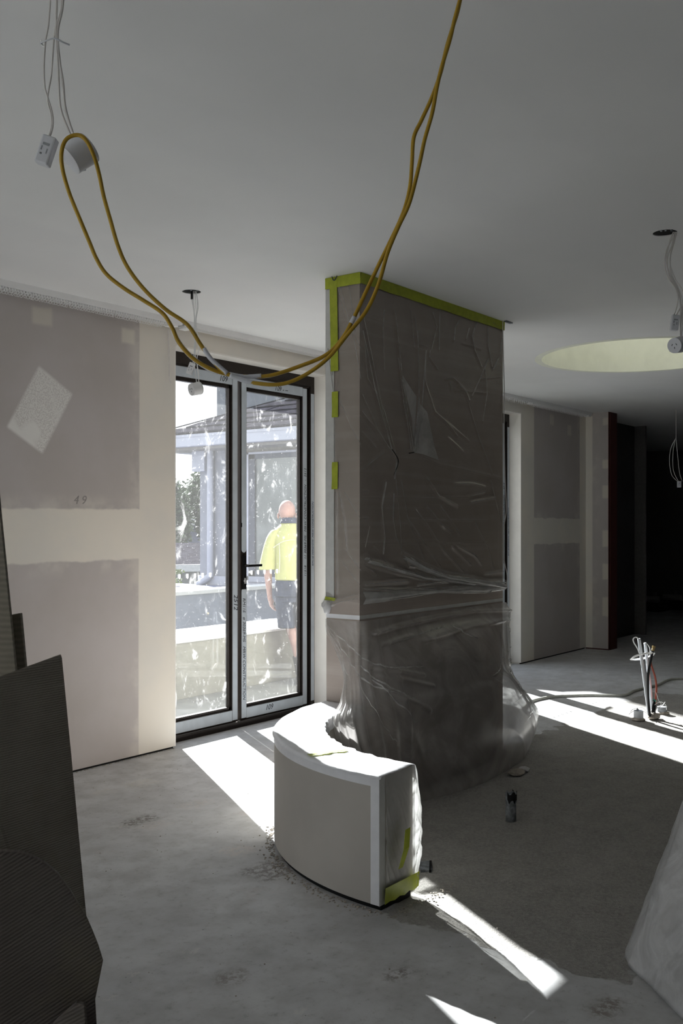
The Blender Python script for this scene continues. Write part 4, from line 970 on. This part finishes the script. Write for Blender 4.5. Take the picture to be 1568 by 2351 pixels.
for k in range(30):
    a_ = k * .62; r_ = .080 + .006 * math.sin(k * 1.7)
    v = Vector((r_ * math.cos(a_), r_ * math.sin(a_), .004 * math.sin(k) + .034 * math.sin(a_ + 3.7))); ring.append(cc + v)
tube('coiled_cable', ring, .0042, M['plastic_white'], CL, 5, 6)
tube('coiled_cable', [cp(1468, 1470), cp(1461, 1463), cp(1454, 1466), cp(1455, 1475), cp(1464, 1490), cp(1468, 1500)], .0045, M['plastic_white'], CL, 6, 6)
tube('coiled_cable', [cp(1483, 1476, .03), cp(1490, 1484, .03), cp(1493, 1497, .02), cp(1490, 1506)], .003, M['plastic_white'], CL, 6, 6)
for s in ([(1497, 1640), (1500, 1622), (1515, 1612), (1528, 1618), (1530, 1630)], [(1484, 1640), (1500, 1628), (1520, 1620), (1527, 1612)], [(1506, 1590), (1512, 1608), (1518, 1618), (1505, 1628)], [(1492, 1642), (1470, 1630), (1452, 1634), (1444, 1640)], [(1490, 1640), (1475, 1625), (1455, 1628), (1447, 1634)]):
    tube('thin_lead', [cp(*p) for p in s], .0020, M['plastic_white'], CL, 6, 5)
def lump(name, c, r, mat, parent=None, sc=(1, 1, .6), sd=0):
    b = BM(); bmesh.ops.create_icosphere(b.b, subdivisions=2, radius=r)
    for v in b.b.verts:
        v.co = Vector((v.co.x * sc[0], v.co.y * sc[1], v.co.z * sc[2])) * (1 + .35 * noise.noise(v.co * (1.6 / r) + Vector((sd, 0, 0)))); v.co += Vector(c)
    return b.out(name, mat, parent)
lump('mortar_base', (cb.x + .02, cb.y - .02, .012), .05, M['rubble'], CL, (1.2, 1, .5), 2)
k1 = Vector(atZ(1466, 1651)); cupT = thing('capped_pipe', 'short cut pipe end in mortar with shadow, left of the conduit cluster', 'pipe', (k1.x, k1.y, 0))
BM().cyl((k1.x, k1.y, 0), (k1.x, k1.y, .062), .034, n=24, caps=False).cyl((k1.x, k1.y, 0), (k1.x, k1.y, .045), .031, n=24).out('pipe', M['conduit'], cupT, True)
lump('mortar', (k1.x - .01, k1.y, .0), .05, M['rubble'], cupT, (1, 1, .3), 5); lump('torn_plug', (k1.x - .008, k1.y + .005, .062), .018, M['pipe_grey'], cupT, (1, .4, 1), 4)
k2 = Vector(atZ(1520, 1636)); c2T = thing('pipe_box', 'small dirty box end cast in the slab behind the conduit cluster', 'pipe', (k2.x, k2.y, 0))
BM().cyl((k2.x, k2.y, 0), (k2.x, k2.y, .045), .036, n=24).out('pipe', M['pipe_grey'], c2T, True); lump('mortar', (k2.x, k2.y, 0), .05, M['rubble'], c2T, (1, 1, .3), 8)
hs = [(1196, 1640), (1212, 1617), (1245, 1606), (1290, 1601), (1350, 1599), (1430, 1599), (1455, 1589), (1478, 1583)]
hp = [Vector(atZ(x, y_)) + Vector((0, 0, .008)) for x, y_ in hs]; hp += [Vector(atZ(1510, 1575)) + Vector((0, 0, .008)), Vector(atZ(1540, 1562)) + Vector((0, 0, .008)), Vector(atZ(1590, 1561)) + Vector((0, 0, .004))]
tag(tube('floor_hose', hp, .013, plain('dusty_hose', (.40, .40, .36), .9), None, 8, 8), 'dusty grey flexible conduit lying across the sunlit floor behind the partition', 'hose')
r1 = Vector(atZ(1187, 1776)); tag(lump('rubble_chunk', (r1.x, r1.y, .008), .05, M['rubble'], None, (1.3, .8, .35), 1), 'tan chunk of rubble beside the plastic sheet hem', 'rubble')
r2 = Vector(atZ(1202, 1768)); tag(lump('plastic_scrap', (r2.x, r2.y, .006), .035, M['film3'], None, (1.2, 1, .35), 6), 'white scrap of plastic lying behind the tan rubble chunk', 'scrap')
g1 = [atZ(962, 1978), atZ(988, 1976), atZ(992, 1996), atZ(966, 1998)]
dr = thing('floor_cover', 'small square inspection cover set in the rough floor right of the low wall', 'cover', atZ(977, 1988))
plate('lid', [(p[0], p[1], .0) for p in g1], (0, 0, 1), .012, M['pipe_grey'], dr)
plate('edge', [(p[0], p[1], .001) for p in (atZ(986, 1976), atZ(991, 1976), atZ(990, 1998), atZ(985, 1998))], (0, 0, 1), .014, M['void'], dr)
# crumbs along the low wall foot and over the slab
cb_ = bmesh.new()
def crumb(x, y_, s, z=0):
    r = bmesh.ops.create_icosphere(cb_, subdivisions=1, radius=s)
    for v in r['verts']: v.co = Vector((v.co.x * rnd.uniform(.7, 1.3), v.co.y * rnd.uniform(.7, 1.3), v.co.z * .6)) + Vector((x, y_, z + s * .2))
for k in range(320):
    a_ = math.radians(rnd.uniform(120, 181)); r_ = 1.115 + abs(rnd.gauss(0, .03)); crumb(CC[0] + r_ * math.cos(a_), CC[1] + r_ * math.sin(a_), rnd.uniform(.0015, .006))
for k in range(90): crumb(3.0 + rnd.gauss(.12, .12), 2.03 - abs(rnd.gauss(0, .03)), rnd.uniform(.0015, .005), -.004)
for k in range(260): crumb(rnd.uniform(2, 6), rnd.uniform(1.0, 4.5), rnd.uniform(.001, .0035))
for k in range(60): crumb(rnd.uniform(3.3, 4.38), 4.63, rnd.uniform(.002, .006))
me = bpy.data.meshes.new('concrete_crumbs'); cb_.to_mesh(me); cb_.free(); o = link('concrete_crumbs', me, M['rubble']); o['kind'] = 'stuff'; tag(o, 'grey concrete crumbs scattered on the slab and along the low wall foot', 'debris')

# ------------------------------------------------------------ leaning boards, lower left
def leaning(name, label, poly, mat, th=.012, dpl=None):
    """poly: (px, py, depth)"""
    P = [Vector(at(*p)) for p in poly]; n = (P[1] - P[0]).cross(P[2] - P[0]).normalized()
    if n.dot(Vector((F2[0], F2[1], 0))) > 0: n = -n
    o = plate(name, P, n, th, M[mat]); md = o.modifiers.new('b', 'BEVEL'); md.width = .0015; md.segments = 1
    return tag(o, label, 'board')
def q(px, z, d): return (px, HZ + (CZ - z) * FP / d, d)
leaning('cement_sheet', 'tall mesh-backed sheet at the left edge, highest of the leaning stack', [(-140, 640, 2.42), (-45, 640, 2.42), (0, 1170, 2.42), (25, 1420, 2.42), (38, 1552, 2.42), q(82, .0, 2.42), q(-260, .0, 2.42)], 'meshboard')
leaning('cement_sheet', 'narrow mesh-backed sheet standing between the tallest and the pale ribbed sheet', [(-30, 1421, 2.47), (47, 1408, 2.47), (58, 1528, 2.47), q(110, 0, 2.47), q(-60, 0, 2.47)], 'meshboard', .016)
leaning('ribbed_board', 'large pale ribbed sheet with slanting top edge leaning in the lower left', [(-230, 1648, 1.92), (-90, 1596, 2.06), (143, 1510, 2.30), (170, 1790, 2.30), (200, 2110, 2.30), q(236, 0, 2.30), q(-300, 0, 1.92)], 'ribbed', .010)
arcp = [(-260, 2120), (-180, 2020), (-90, 1970), (0, 1955), (42, 1955), (75, 1966), (105, 1982), (135, 2008), (160, 2042), (182, 2078), (200, 2108), (214, 2140), (227, 2172), (237, 2205), (228, 2250), (219, 2295), (222, 2351)]
leaning('ribbed_offcut', 'dark ribbed offcut with a curved top edge, nearest in the lower left', [(x, y_, 1.86 + .14 * min(1, max(0, (x + 260) / 497))) for x, y_ in arcp] + [q(228, 0, 2.0), q(-260, 0, 1.86)], 'ribbed_dark', .018)
leaning('board_scrap', 'small dark triangular scrap in front of the curved offcut at the bottom left', [(120, 2351, 1.95), (172, 2304, 1.95), (194, 2306, 1.95), (200, 2400, 1.95), q(205, 0, 1.95), q(100, 0, 1.95)], 'ribbed_dark', .012)

# ------------------------------------------------------------ plastic-covered thing, lower right
def cover():
    rows = []; zz = np.linspace(-.002, .80, 90); n = 130
    foot = [(3.50, 1.20), (3.30, 1.25), (3.10, 1.20), (2.98, 1.08), (2.825, .925), (2.66, .76), (2.40, .50)]
    top = [(3.95, 1.05), (3.75, 1.08), (3.60, 1.05), (3.45, .96), (3.25, .80), (3.05, .62), (2.85, .42)]
    fs_ = spline([(a, b, 0) for a, b in foot], 26); ts_ = spline([(a, b, 0) for a, b in top], 26); m = len(fs_)
    G = np.zeros((len(zz), m, 3))
    for j, z in enumerate(zz):
        k = (z / .80) ** .92
        for i in range(m):
            p = fs_[i].lerp(ts_[i], k); s = i / m
            d = .030 * noise.noise(Vector((s * 5, z * 2.2, 3))) + .016 * max(0, 1 - abs(noise.noise(Vector((s * 9 + z * 3, z * 5, 6)))) * 3) + .008 * noise.noise(Vector((s * 22, z * 18, 9)))
            G[j, i] = (p.x - d * .6, p.y - d * .6 if s > .2 else p.y, z)
    o = grid('covered_stack', G, M['film3']); tag(o, 'heavy translucent plastic cover over a stack at the lower right edge', 'plastic sheet')
    core = thing('wrapped_stack', 'pale stack of boards dimly seen under the plastic cover at the lower right', 'stack', (3.5, .5, 0))
    BM().box(3.45, 4.3, -.1, .62, 0, .76, .01, None).out('board_stack', M['papertape'], core)
cover()

# ------------------------------------------------------------ outdoors
struct(bx('terrace_floor', -4, 12.45, 4.98, 7.9, -.35, -.12, M['terrace']))
struct(bx('ground_side', -40, X0 - .12, -30, 7.9, -.5, -.3, plain('bounce_ground', (.35, .34, .32), .9, sc=1)))  # unseen ground, added pale to bounce light into the back window
struct(bx('ground', -30, 80, 7.9, 90, -1.6, -1.2, plain('ground_green', (.10, .11, .07), .9, sc=1)))
pp = thing('parapet', 'low beige rendered terrace parapet with bright white cap just outside the doors', 'parapet', (6, 6.75, -.12))
BM().box(-3, 10.9, 6.40, 7.12, -.12, .375, .004).out('parapet_body', M['parapet'], pp)
BM().box(-3, 10.9, 6.385, 7.13, .375, .398, .004).out('parapet_cap', M['parapet_top'], pp)
wz = thing('roof_upstand', 'blue-grey rendered upstand wall behind the parapet with a white rim', 'wall', (8, 8.8, -.1))
BM().box(-2, 10.95, 8.6, 8.85, -.3, .585).out('upstand_body', M['blue_render'], wz); BM().box(-2, 10.95, 8.58, 8.87, .585, .63, .004).out('rim', M['parapet_top'], wz)
BM().box(-2, 10.95, 8.30, 8.6, -.3, .17).out('ledge', M['parapet_top'], wz)
struct(bx('deck_roof', -2, 10.95, 8.87, 13.0, .1, .50, M['lav']))
tl = BM()
for k in range(5):
    tl.sph((7.6 + k * .45, 9.7 + .1 * (k % 2), .50), .25, 12, (1.2, .8, .32))
o = tl.out('tarpaulin', plain('pale_tarp', (.62, .62, .72), .6), None, True)
for v in o.data.vertices: v.co.z += .03 * noise.noise(v.co * 5)
tag(o, 'pale crumpled tarpaulin lying on the low roof behind the upstand', 'tarpaulin')
# neighbouring house
NH = thing('neighbour_house', 'grey rendered neighbouring house with tiled roof, white gutter and large window', 'house', (11.5, 10, -.12))
BM().box(11.0, 18, 7.9, 11.07, -.12, 2.62).out('house_wall', M['house'], NH)
BM().box(10.965, 11.0, 7.9, 11.09, .50, .64).out('base_strip', M['trimwhite'], NH)
BM().box(10.62, 11.0, 7.85, 11.55, 2.56, 2.60).out('eave_lining', M['house_beige'], NH)
BM().box(10.50, 10.62, 7.85, 11.62, 2.60, 2.775, .012).box(10.49, 10.50, 7.85, 11.62, 2.74, 2.78).box(10.50, 11.0, 11.55, 11.66, 2.56, 2.775, .01).box(10.5, 14, 11.55, 11.66, 2.56, 2.76, .01).out('gutter', M['trimwhite'], NH)
BM().box(10.90, 11.0, 10.88, 11.15, 2.25, 2.56).out('rafter_block', M['trimwhite'], NH)
BM().cyl((10.93, 10.78, .62), (10.93, 10.78, 2.58), .052, n=16).cyl((10.93, 10.78, .64), (10.86, 10.98, .50), .052, n=16).out('downpipe', M['trimwhite'], NH, True)
wy1 = atX(566, 1100, 10.99)[1]
BM().box(10.985, 11.0, 8.0, wy1, 2.50, 2.60).out('lintel_band', M['house_beige'], NH)
wf = BM().box(10.94, 11.0, wy1 - .08, wy1, .60, 2.50).box(10.94, 11.0, 8.0, wy1, .58, .66).box(10.94, 11, 8.0, wy1, 2.47, 2.5).out('window_trim', M['trimwhite'], NH)
dk = BM().box(10.95, 10.99, wy1 - .20, wy1 - .08, .66, 2.47).box(10.95, 10.99, 8.0, wy1 - .08, .66, .74).box(10.95, 10.99, 8.0, wy1 - .08, 2.40, 2.47).out('window_frame', M['house_dark'], NH)
bx('pane', 10.975, 10.985, 8.0, wy1 - .20, .74, 2.40, M['house_glass'], dk)
pitch = .41
rp_ = pyd('roof', [(10.5, 11.6, 2.77), (10.5, 7.85, 2.77), (14.5, 7.85, 2.77 + 4 * pitch), (14.5, 7.9, 2.77 + 4 * pitch), (18.5, 11.6, 2.77), (18.5, 7.85, 2.77)], [(0, 1, 2, 3), (0, 3, 4), (2, 5, 4, 3)], M['tile'], NH)
# separate roof tiles on the visible slope
tb = BM().box(-.16, .16, -.155, .155, -.012, .012, .004)
for v in tb.b.verts: v.co.z += .02 * math.cos(v.co.y / .155 * math.pi * .5)
tm = bpy.data.meshes.new('roof_tile'); tb.b.to_mesh(tm); tb.b.free(); tm.materials.append(M['tile'])
for r_ in range(12):
    k = .12 + r_ * .27; yy = 11.6 - k - .1 - (r_ % 2) * .15
    while yy > 8.2:
        o = bpy.data.objects.new('roof_tile', tm); C.objects.link(o); o.parent = NH
        o.location = Vector((10.5 + k + rnd.uniform(-.008, .008), yy, 2.80 + k * pitch + .006)) - Vector(NH.location); o.rotation_euler = (rnd.uniform(-.02, .02), -math.atan(pitch) + .07, 0); yy -= .305
pyd('ridge_cap', [(10.5, 11.68, 2.83), (10.62, 11.55, 2.86), (14.6, 7.6, 2.83 + 4 * pitch), (14.45, 7.75, 2.80 + 4 * pitch)], [(0, 1, 2, 3)], M['tile'], NH)
tw = thing('rendered_tower', 'tall grey rendered tower rising behind the tiled roof', 'building', (16, 12, 0))
p = atX(498, 900, 14.8)
b = BM().box(14.8, 18.5, 7.9, p[1], 4.6, 8.5).box(14.8, 18.5, 11.7, p[1], 2.7, 4.6)
b.out('tower_wall', M['tower'], tw); BM().box(14.75, 18.5, 7.9, p[1] + .08, 8.5, 8.7).out('tower_cap', M['trimwhite'], tw)
# balcony railing left of the house
rl = thing('balcony_railing', 'white horizontal balcony rails seen left of the grey house', 'railing', (11, 12.5, .5))
for z_, h_ in ((1.725, .012), (1.485, .035), (.97, .010), (.82, .045), (.66, .045)):
    BM().cyl((11.0, 11.66, z_), (11.0, 14.5, z_ - .02), h_ / 2, n=8).out('rail', M['rail'], rl)
BM().box(10.97, 11.03, 11.66, 14.5, 1.10, 1.19, .003).out('beam', M['house_beige'], rl)
for y_ in (13.0, 14.5): BM().box(10.97, 11.03, y_ - .03, y_ + .03, .45, 1.75).out('post', M['rail'], rl)
def house(name, label, px, d, z0, z1, wdt, dep, cols, hp):
    c = Vector(at(px, HZ, d)); T = thing(name, label, 'house', (c.x, c.y, z0))
    R = Matrix.Translation((c.x, c.y, 0)) @ Matrix.Rotation(math.atan2(F2[1], F2[0]) + .15, 4, 'Z')
    b = BM().box(-dep / 2, dep / 2, -wdt / 2, wdt / 2, z0, z1); bmesh.ops.transform(b.b, matrix=R, verts=b.b.verts[:]); b.out('house_wall', cols[0], T)
    e = .3; vs = [(-dep / 2 - e, -wdt / 2 - e, z1), (dep / 2 + e, -wdt / 2 - e, z1), (dep / 2 + e, wdt / 2 + e, z1), (-dep / 2 - e, wdt / 2 + e, z1), (0, -wdt / 4, hp), (0, wdt / 4, hp)]
    pyd('roof', [R @ Vector(v) for v in vs], [(0, 4, 5, 3), (1, 2, 5, 4), (0, 1, 4), (3, 5, 2), (0, 3, 2, 1)], cols[1], T)
    b = BM()
    for yy in (-wdt * .25, wdt * .2): b.box(-dep / 2 - .03, -dep / 2, yy - .4, yy + .4, z0 + (z1 - z0) * .35, z0 + (z1 - z0) * .8)
    bmesh.ops.transform(b.b, matrix=R, verts=b.b.verts[:]); b.out('window', M['house_dark'], T)
    b = BM().box(-dep / 2 - e - .05, -dep / 2 - e, -wdt / 2 - e, wdt / 2 + e, z1 - .12, z1 + .03); bmesh.ops.transform(b.b, matrix=R, verts=b.b.verts[:]); b.out('fascia', M['rail'], T)
    return T
house('distant_house', 'distant house with pale hip roof seen over the top balcony rail', 428, 34, -1.3, 1.55, 7, 6, (M['lav'], plain('pale_roof', (.10, .10, .11), .95, spec=0)), 2.05)
house('distant_house', 'lower grey house with windows seen between the lower balcony rails', 436, 24, -1.6, .55, 4.5, 5, (M['house'], M['tile']), 1.0)
def leaves(name, c, rad, n, s, mat, sd, parent=None):
    r = random.Random(sd); vs = []; fs = []
    cl = [(r.gauss(0, .45), r.gauss(0, .45), r.uniform(-.8, .75), r.uniform(.25, .5)) for _ in range(16)]
    for i in range(n):
        q_ = r.choice(cl); v = Vector((r.gauss(0, 1), r.gauss(0, 1), r.gauss(0, 1))).normalized() * q_[3] * r.uniform(.6, 1.05)
        p = Vector(((q_[0] + v.x) * rad[0], (q_[1] + v.y) * rad[1], (q_[2] + v.z) * rad[2])) + Vector(c)
        a_ = Vector((r.gauss(0, 1), r.gauss(0, 1), r.gauss(0, 1))).normalized(); b_ = a_.orthogonal().normalized()
        k = len(vs); vs += [p + a_ * s, p + b_ * s * .5, p - a_ * s, p - b_ * s * .5]; fs.append((k, k + 1, k + 2, k + 3))
    return pyd(name, vs, fs, mat, parent)
for (px, d, ztop, zb_, wd, lab, sd) in ((428, 46, 3.85, -1.2, 1.5, 'dark leafy tree beyond the balcony, nearer the wall corner', 1), (455, 60, 3.7, -1.2, 1.5, 'dark leafy tree beyond the balcony, close to the grey house', 2), (392, 29.5, 3.0, -1.2, .55, 'dark leafy tree beyond the balcony, mostly hidden by the door jamb', 3)):
    c = Vector(at(px, HZ, d)); T = thing('tree', lab, 'tree', (c.x, c.y, -1.2))
    leaves('crown', (c.x, c.y, (ztop + zb_) / 2 + .15), (wd * 1.25, wd * 1.25, (ztop - zb_) / 2 * .95), 8000, .10, M['foliage'], sd, T)
    tube('trunk', [(c.x, c.y, -1.25), (c.x + .1, c.y, 0), (c.x, c.y, 1.6)], [.16, .12, .06], M['bark'], T, 4, 8)
hc = Vector((12.2, 14.2, .35)); T = thing('hedge', 'yellow-green clipped hedge under the lowest balcony rail', 'hedge', (12.2, 14.2, -.4))
leaves('foliage', hc, (1.6, 2.0, .30), 5200, .04, M['foliage2'], 9, T); BM().box(11.4, 13, 12.6, 16, -1.2, .22).out('stems', M['foliage'], T)

# ------------------------------------------------------------ the man outside
def man():
    d0 = 9.55; c0 = Vector(at(673, HZ, d0)); base_z = -.12
    man = thing('person', 'bald man in yellow and navy work shirt and shorts standing outside, back turned, arm hanging', 'person', (c0.x, c0.y, base_z))
    Rv = Vector((R2[0], R2[1], 0)); Fv = Vector((F2[0], F2[1], 0))
    L = lambda r, f_, z: Vector((c0.x, c0.y, 0)) + Rv * r + Fv * f_ + Vector((0, 0, z))
    J = {  # joint: (r, f, z, radius)
        'pel': (0, 0, .82, .135), 'wai': (0, -.005, .98, .125), 'che': (0, .0, 1.17, .145), 'shc': (-.005, .01, 1.33, .10), 'nec': (-.03, .03, 1.415, .058), 'nek': (-.045, .05, 1.455, .056),
        'sl': (-.165, .01, 1.325, .062), 'el': (-.245, .0, 1.045, .044), 'fl': (-.245, .02, .96, .043), 'wl': (-.228, .055, .715, .026), 'pl': (-.215, .075, .66, .030), 'ql': (-.200, .085, .625, .027),
        'sr': (.155, .01, 1.325, .062), 'er': (.235, .03, 1.045, .044), 'wr': (.20, .14, .82, .027), 'pr': (.17, .19, .78, .028),
        'hl': (-.075, 0, .76, .095), 'tl': (-.055, .0, .60, .078), 'kl': (-.012, -.005, .40, .056), 'cl': (.035, -.03, .24, .050), 'al': (.075, -.02, -.03, .034), 'ol': (.075, .05, -.075, .038), 'ul': (.07, .13, -.085, .034),
        'hr': (.085, 0, .76, .095), 'tr': (.10, 0, .60, .078), 'kr': (.13, .0, .40, .054), 'cr': (.17, -.03, .26, .050), 'ar': (.20, -.02, -.03, .034), 'or': (.21, .05, -.075, .038), 'ur': (.22, .13, -.085, .034)}
    E_ = [('pel', 'wai'), ('wai', 'che'), ('che', 'shc'), ('shc', 'nec'), ('nec', 'nek'), ('shc', 'sl'), ('sl', 'el'), ('el', 'fl'), ('fl', 'wl'), ('wl', 'pl'), ('pl', 'ql'), ('shc', 'sr'), ('sr', 'er'), ('er', 'wr'), ('wr', 'pr'),
          ('pel', 'hl'), ('hl', 'tl'), ('tl', 'kl'), ('kl', 'cl'), ('cl', 'al'), ('al', 'ol'), ('ol', 'ul'), ('pel', 'hr'), ('hr', 'tr'), ('tr', 'kr'), ('kr', 'cr'), ('cr', 'ar'), ('ar', 'or'), ('or', 'ur')]
    # head chain and fingers hang off the same skeleton so the body is one surface
    J.update({'h1': (-.060, .060, 1.500, .066), 'h2': (-.062, .055, 1.548, .079), 'h3': (-.062, .050, 1.585, .066)}); E_ += [('nek', 'h1'), ('h1', 'h2'), ('h2', 'h3')]
    names = list(J); idx = {k: i for i, k in enumerate(names)}
    # fingers curled round the tool: from palm
    extra = []; ex_e = []
    for sd, wr_, pm, sg in (('l', 'pl', 'ql', 1),):
        p0 = Vector(J[pm][:3])
        for k, (a, ln) in enumerate(((-.026, .95), (-.009, 1.05), (.008, 1.0), (.024, .82))):
            q1 = p0 + Vector((.010, a, -.022)); q2 = q1 + Vector((.030 * ln, .0, -.014 * ln)); q3 = q2 + Vector((.022 * ln, .0, .012)); q4 = q3 + Vector((.004, 0, .018 * ln))
            b_ = len(names) + len(extra); extra += [(q1, .0100), (q2, .0092), (q3, .0085), (q4, .0078)]; ex_e += [(idx[pm], b_), (b_, b_ + 1), (b_ + 1, b_ + 2), (b_ + 2, b_ + 3)]
        q1 = Vector(J[wr_][:3]) + Vector((.022, .020, .0)); q2 = q1 + Vector((.024, .012, -.012)); q3 = q2 + Vector((.022, .0, -.006)); b_ = len(names) + len(extra)
        extra += [(q1, .0115), (q2, .0105), (q3, .009)]; ex_e += [(idx[wr_], b_), (b_, b_ + 1), (b_ + 1, b_ + 2)]
    me = bpy.data.meshes.new('body'); vs = [L(*J[k][:3]) for k in names] + [L(*q_) for q_, _ in extra]
    me.from_pydata([tuple(v) for v in vs], [(idx[a], idx[b]) for a, b in E_] + ex_e, [])
    o = link('body', me, M['skin'], man)
    md = o.modifiers.new('skin', 'SKIN'); rr = [J[k][3] for k in names] + [r for _, r in extra]
    if not me.skin_vertices: bpy.context.view_layer.objects.active = o
    for i, sv in enumerate(me.skin_vertices[0].data): sv.radius = (rr[i], rr[i]); sv.use_root = (i == 0)
    md.use_smooth_shade = True; s2 = o.modifiers.new('sub', 'SUBSURF'); s2.levels = 2; s2.render_levels = 2
    # skull, jaw, ears, nose shaped mesh over the head chain
    hc = L(-.062, .055, 1.552); b = BM(); bmesh.ops.create_uvsphere(b.b, u_segments=28, v_segments=20, radius=1)
    for v in b.b.verts:
        x, y_, z = v.co
        r = x * .081; f_ = y_ * .099; h = z * .105
        if z < -.2: r *= 1 + .18 * (z + .2); f_ = f_ * (1 + .15 * (z + .2)) + .014 * (-z - .2)   # jaw narrows forward
        if y_ > .85 and abs(x) < .3 and -.35 < z < .1: f_ += .016                                # nose
        if y_ > .6 and .05 < z < .25 and .2 < abs(x) < .55: f_ -= .006                          # eye sockets
        if y_ > .8 and -.62 < z < -.5 and abs(x) < .35: f_ -= .004                                # mouth line
        v.co = hc + Rv * r + (Fv * math.cos(.25) - Vector((0, 0, math.sin(.25)))) * f_ + (Vector((0, 0, math.cos(.25))) + Fv * math.sin(.25)) * h
    b.out('head', M['skin'], o, True)
    for sg in (-1, 1):
        e = BM().sph((0, 0, 0), .030, 12, (.35, .62, 1.0)); 
        for v in e.b.verts: v.co = hc + Rv * (sg * .083 + v.co.x + sg * abs(v.co.y) * .3) + Fv * (-.002 + v.co.y) + Vector((0, 0, -.045 + v.co.z))
        e.out('ear', M['skin'], o, True)
    for sg in (-1, 1): BM().sph(hc + Rv * .032 * sg + Fv * .088 + Vector((0, 0, -.010)), .012, 10).out('eye', M['plastic_white'], o, True)
    # garments as lofted rings: (r, f, z, radius_r, radius_f)
    def loft(name, rings, mat, n=28, wr=.006, parent=man, th=.004):
        vs = []; 
        for k, (r, f_, z, a, b_) in enumerate(rings):
            for i in range(n):
                t_ = 2 * math.pi * i / n; w_ = 1 + wr * 8 * noise.noise(Vector((math.cos(t_) * 1.7, math.sin(t_) * 1.7, z * 9)))
                vs.append(L(r + a * w_ * math.cos(t_), f_ + b_ * w_ * math.sin(t_), z))
        fs = [(k * n + i, k * n + (i + 1) % n, (k + 1) * n + (i + 1) % n, (k + 1) * n + i) for k in range(len(rings) - 1) for i in range(n)]
        g = pyd(name, vs, fs, M[mat], parent, True); s = g.modifiers.new('s', 'SOLIDIFY'); s.thickness = th; s.offset = 1; u = g.modifiers.new('u', 'SUBSURF'); u.levels = 1; u.render_levels = 1; return g
    loft('shirt', [(-.035, .035, 1.455, .070, .070), (-.030, .03, 1.425, .092, .085), (-.015, .02, 1.400, .135, .105), (-.005, .012, 1.365, .185, .125), (0, .008, 1.31, .205, .140), (0, .005, 1.22, .195, .148), (0, 0, 1.10, .185, .150), (0, 0, .98, .180, .150), (0, 0, .885, .178, .150)], 'hivis')
    loft('shirt_lower', [(0, 0, .890, .178, .150), (0, 0, .83, .180, .152), (-.004, 0, .755, .186, .158), (-.004, 0, .735, .187, .160)], 'navy')
    loft('collar', [(-.042, .040, 1.490, .068, .070), (-.040, .038, 1.475, .076, .076), (-.036, .032, 1.450, .088, .084), (-.032, .028, 1.435, .098, .090)], 'navy', th=.006)
    def limb(name, rings, mat, n=20, **k):
        return loft(name, rings, mat, n, **k)
    limb('sleeve', [(-.150, .01, 1.375, .050, .085), (-.180, .01, 1.335, .062, .092), (-.205, .008, 1.26, .070, .090), (-.222, .005, 1.16, .078, .090), (-.236, .0, 1.06, .086, .092), (-.243, 0, .985, .090, .094)], 'hivis')
    limb('sleeve', [(.145, .01, 1.375, .050, .085), (.175, .01, 1.335, .062, .092), (.20, .012, 1.26, .068, .088), (.215, .018, 1.16, .073, .088), (.23, .025, 1.06, .078, .09), (.235, .03, .99, .080, .09)], 'hivis')
    limb('shorts', [(0, 0, .90, .160, .135), (0, 0, .80, .168, .142), (0, 0, .72, .176, .146), (0, 0, .68, .176, .146)], 'navy', 28)
    limb('shorts_leg', [(-.075, 0, .74, .098, .130), (-.075, 0, .64, .098, .118), (-.066, 0, .53, .092, .108), (-.060, 0, .425, .090, .104)], 'navy', 24)
    limb('shorts_leg', [(.085, 0, .74, .098, .130), (.095, 0, .64, .096, .118), (.10, 0, .53, .090, .108), (.105, 0, .425, .088, .104)], 'navy', 24)
    limb('sock', [(.046, -.026, .16, .056, .058), (.062, -.024, .06, .048, .050), (.072, -.020, -.02, .046, .050)], 'boot', 16); limb('sock', [(.180, -.028, .16, .056, .058), (.19, -.024, .06, .048, .05), (.198, -.020, -.02, .046, .05)], 'boot', 16)
    for r0 in (.073, .208):
        b = BM().sph((0, 0, 0), 1, 20, (1, 1, 1))
        for v in b.b.verts:
            x, y_, z = v.co; z_ = max(z * .075, -.045); v.co = L(r0 + x * .052, .05 + y_ * .145, -.075 + z_ * (1.0 if y_ < 0 else .7))
        b.out('boot', M['boot'], man, True)
    for seam in (([(-.185, -.13, 1.20), (-.10, -.150, 1.255), (0, -.152, 1.275), (.12, -.15, 1.262)],), ([(-.128, -.12, 1.24), (-.120, -.132, 1.12), (-.125, -.128, .96)],)):
        tube('seam', [L(*p) for p in seam[0]], .0018, M['papertape'], man, 6, 5)
    text('back_print', 'V', .07, M['navy'], Matrix.Translation(L(.028, -.156, 1.04)) @ Matrix.Rotation(math.atan2(R2[1], R2[0]), 4, 'Z') @ rotx(), man)
    # dark hand tool, held
    hd = thing('hand_tool', 'dark rounded hand-held device in the left hand of the man outside', 'tool', L(-.165, .10, .64))
    b = BM().cyl(L(-.160, .040, .655), L(-.160, .135, .640), .034, .030, 8); b.out('tool_body', M['pipe_grey'], hd, True)
    BM().cyl(L(-.160, .03, .657), L(-.160, .041, .655), .027, n=12).out('tool_cap', M['blackmetal'], hd, True)
man()

# low tools lying in the dark room
for (px, py, lab, s) in ((1498, 1402, 'dim tool pile low on the dark floor, centre of the far room', 1.0), (1548, 1398, 'dim box shape on the dark floor by the right edge', .8)):
    c = Vector(atZ(px, py)); T = thing('tool_box', lab, 'tool', (c.x, c.y, 0))
    BM().box(c.x - .25 * s, c.x + .25 * s, c.y - .2, c.y + .2, 0, .16, .01).out('case', M['blackmetal'], T); BM().cyl((c.x - .1, c.y - .15, .2), (c.x - .1, c.y + .15, .2), .05).cyl((c.x + .1, c.y, .16), (c.x + .1, c.y, .3), .03).out('grip', M['dull_wall'], T)
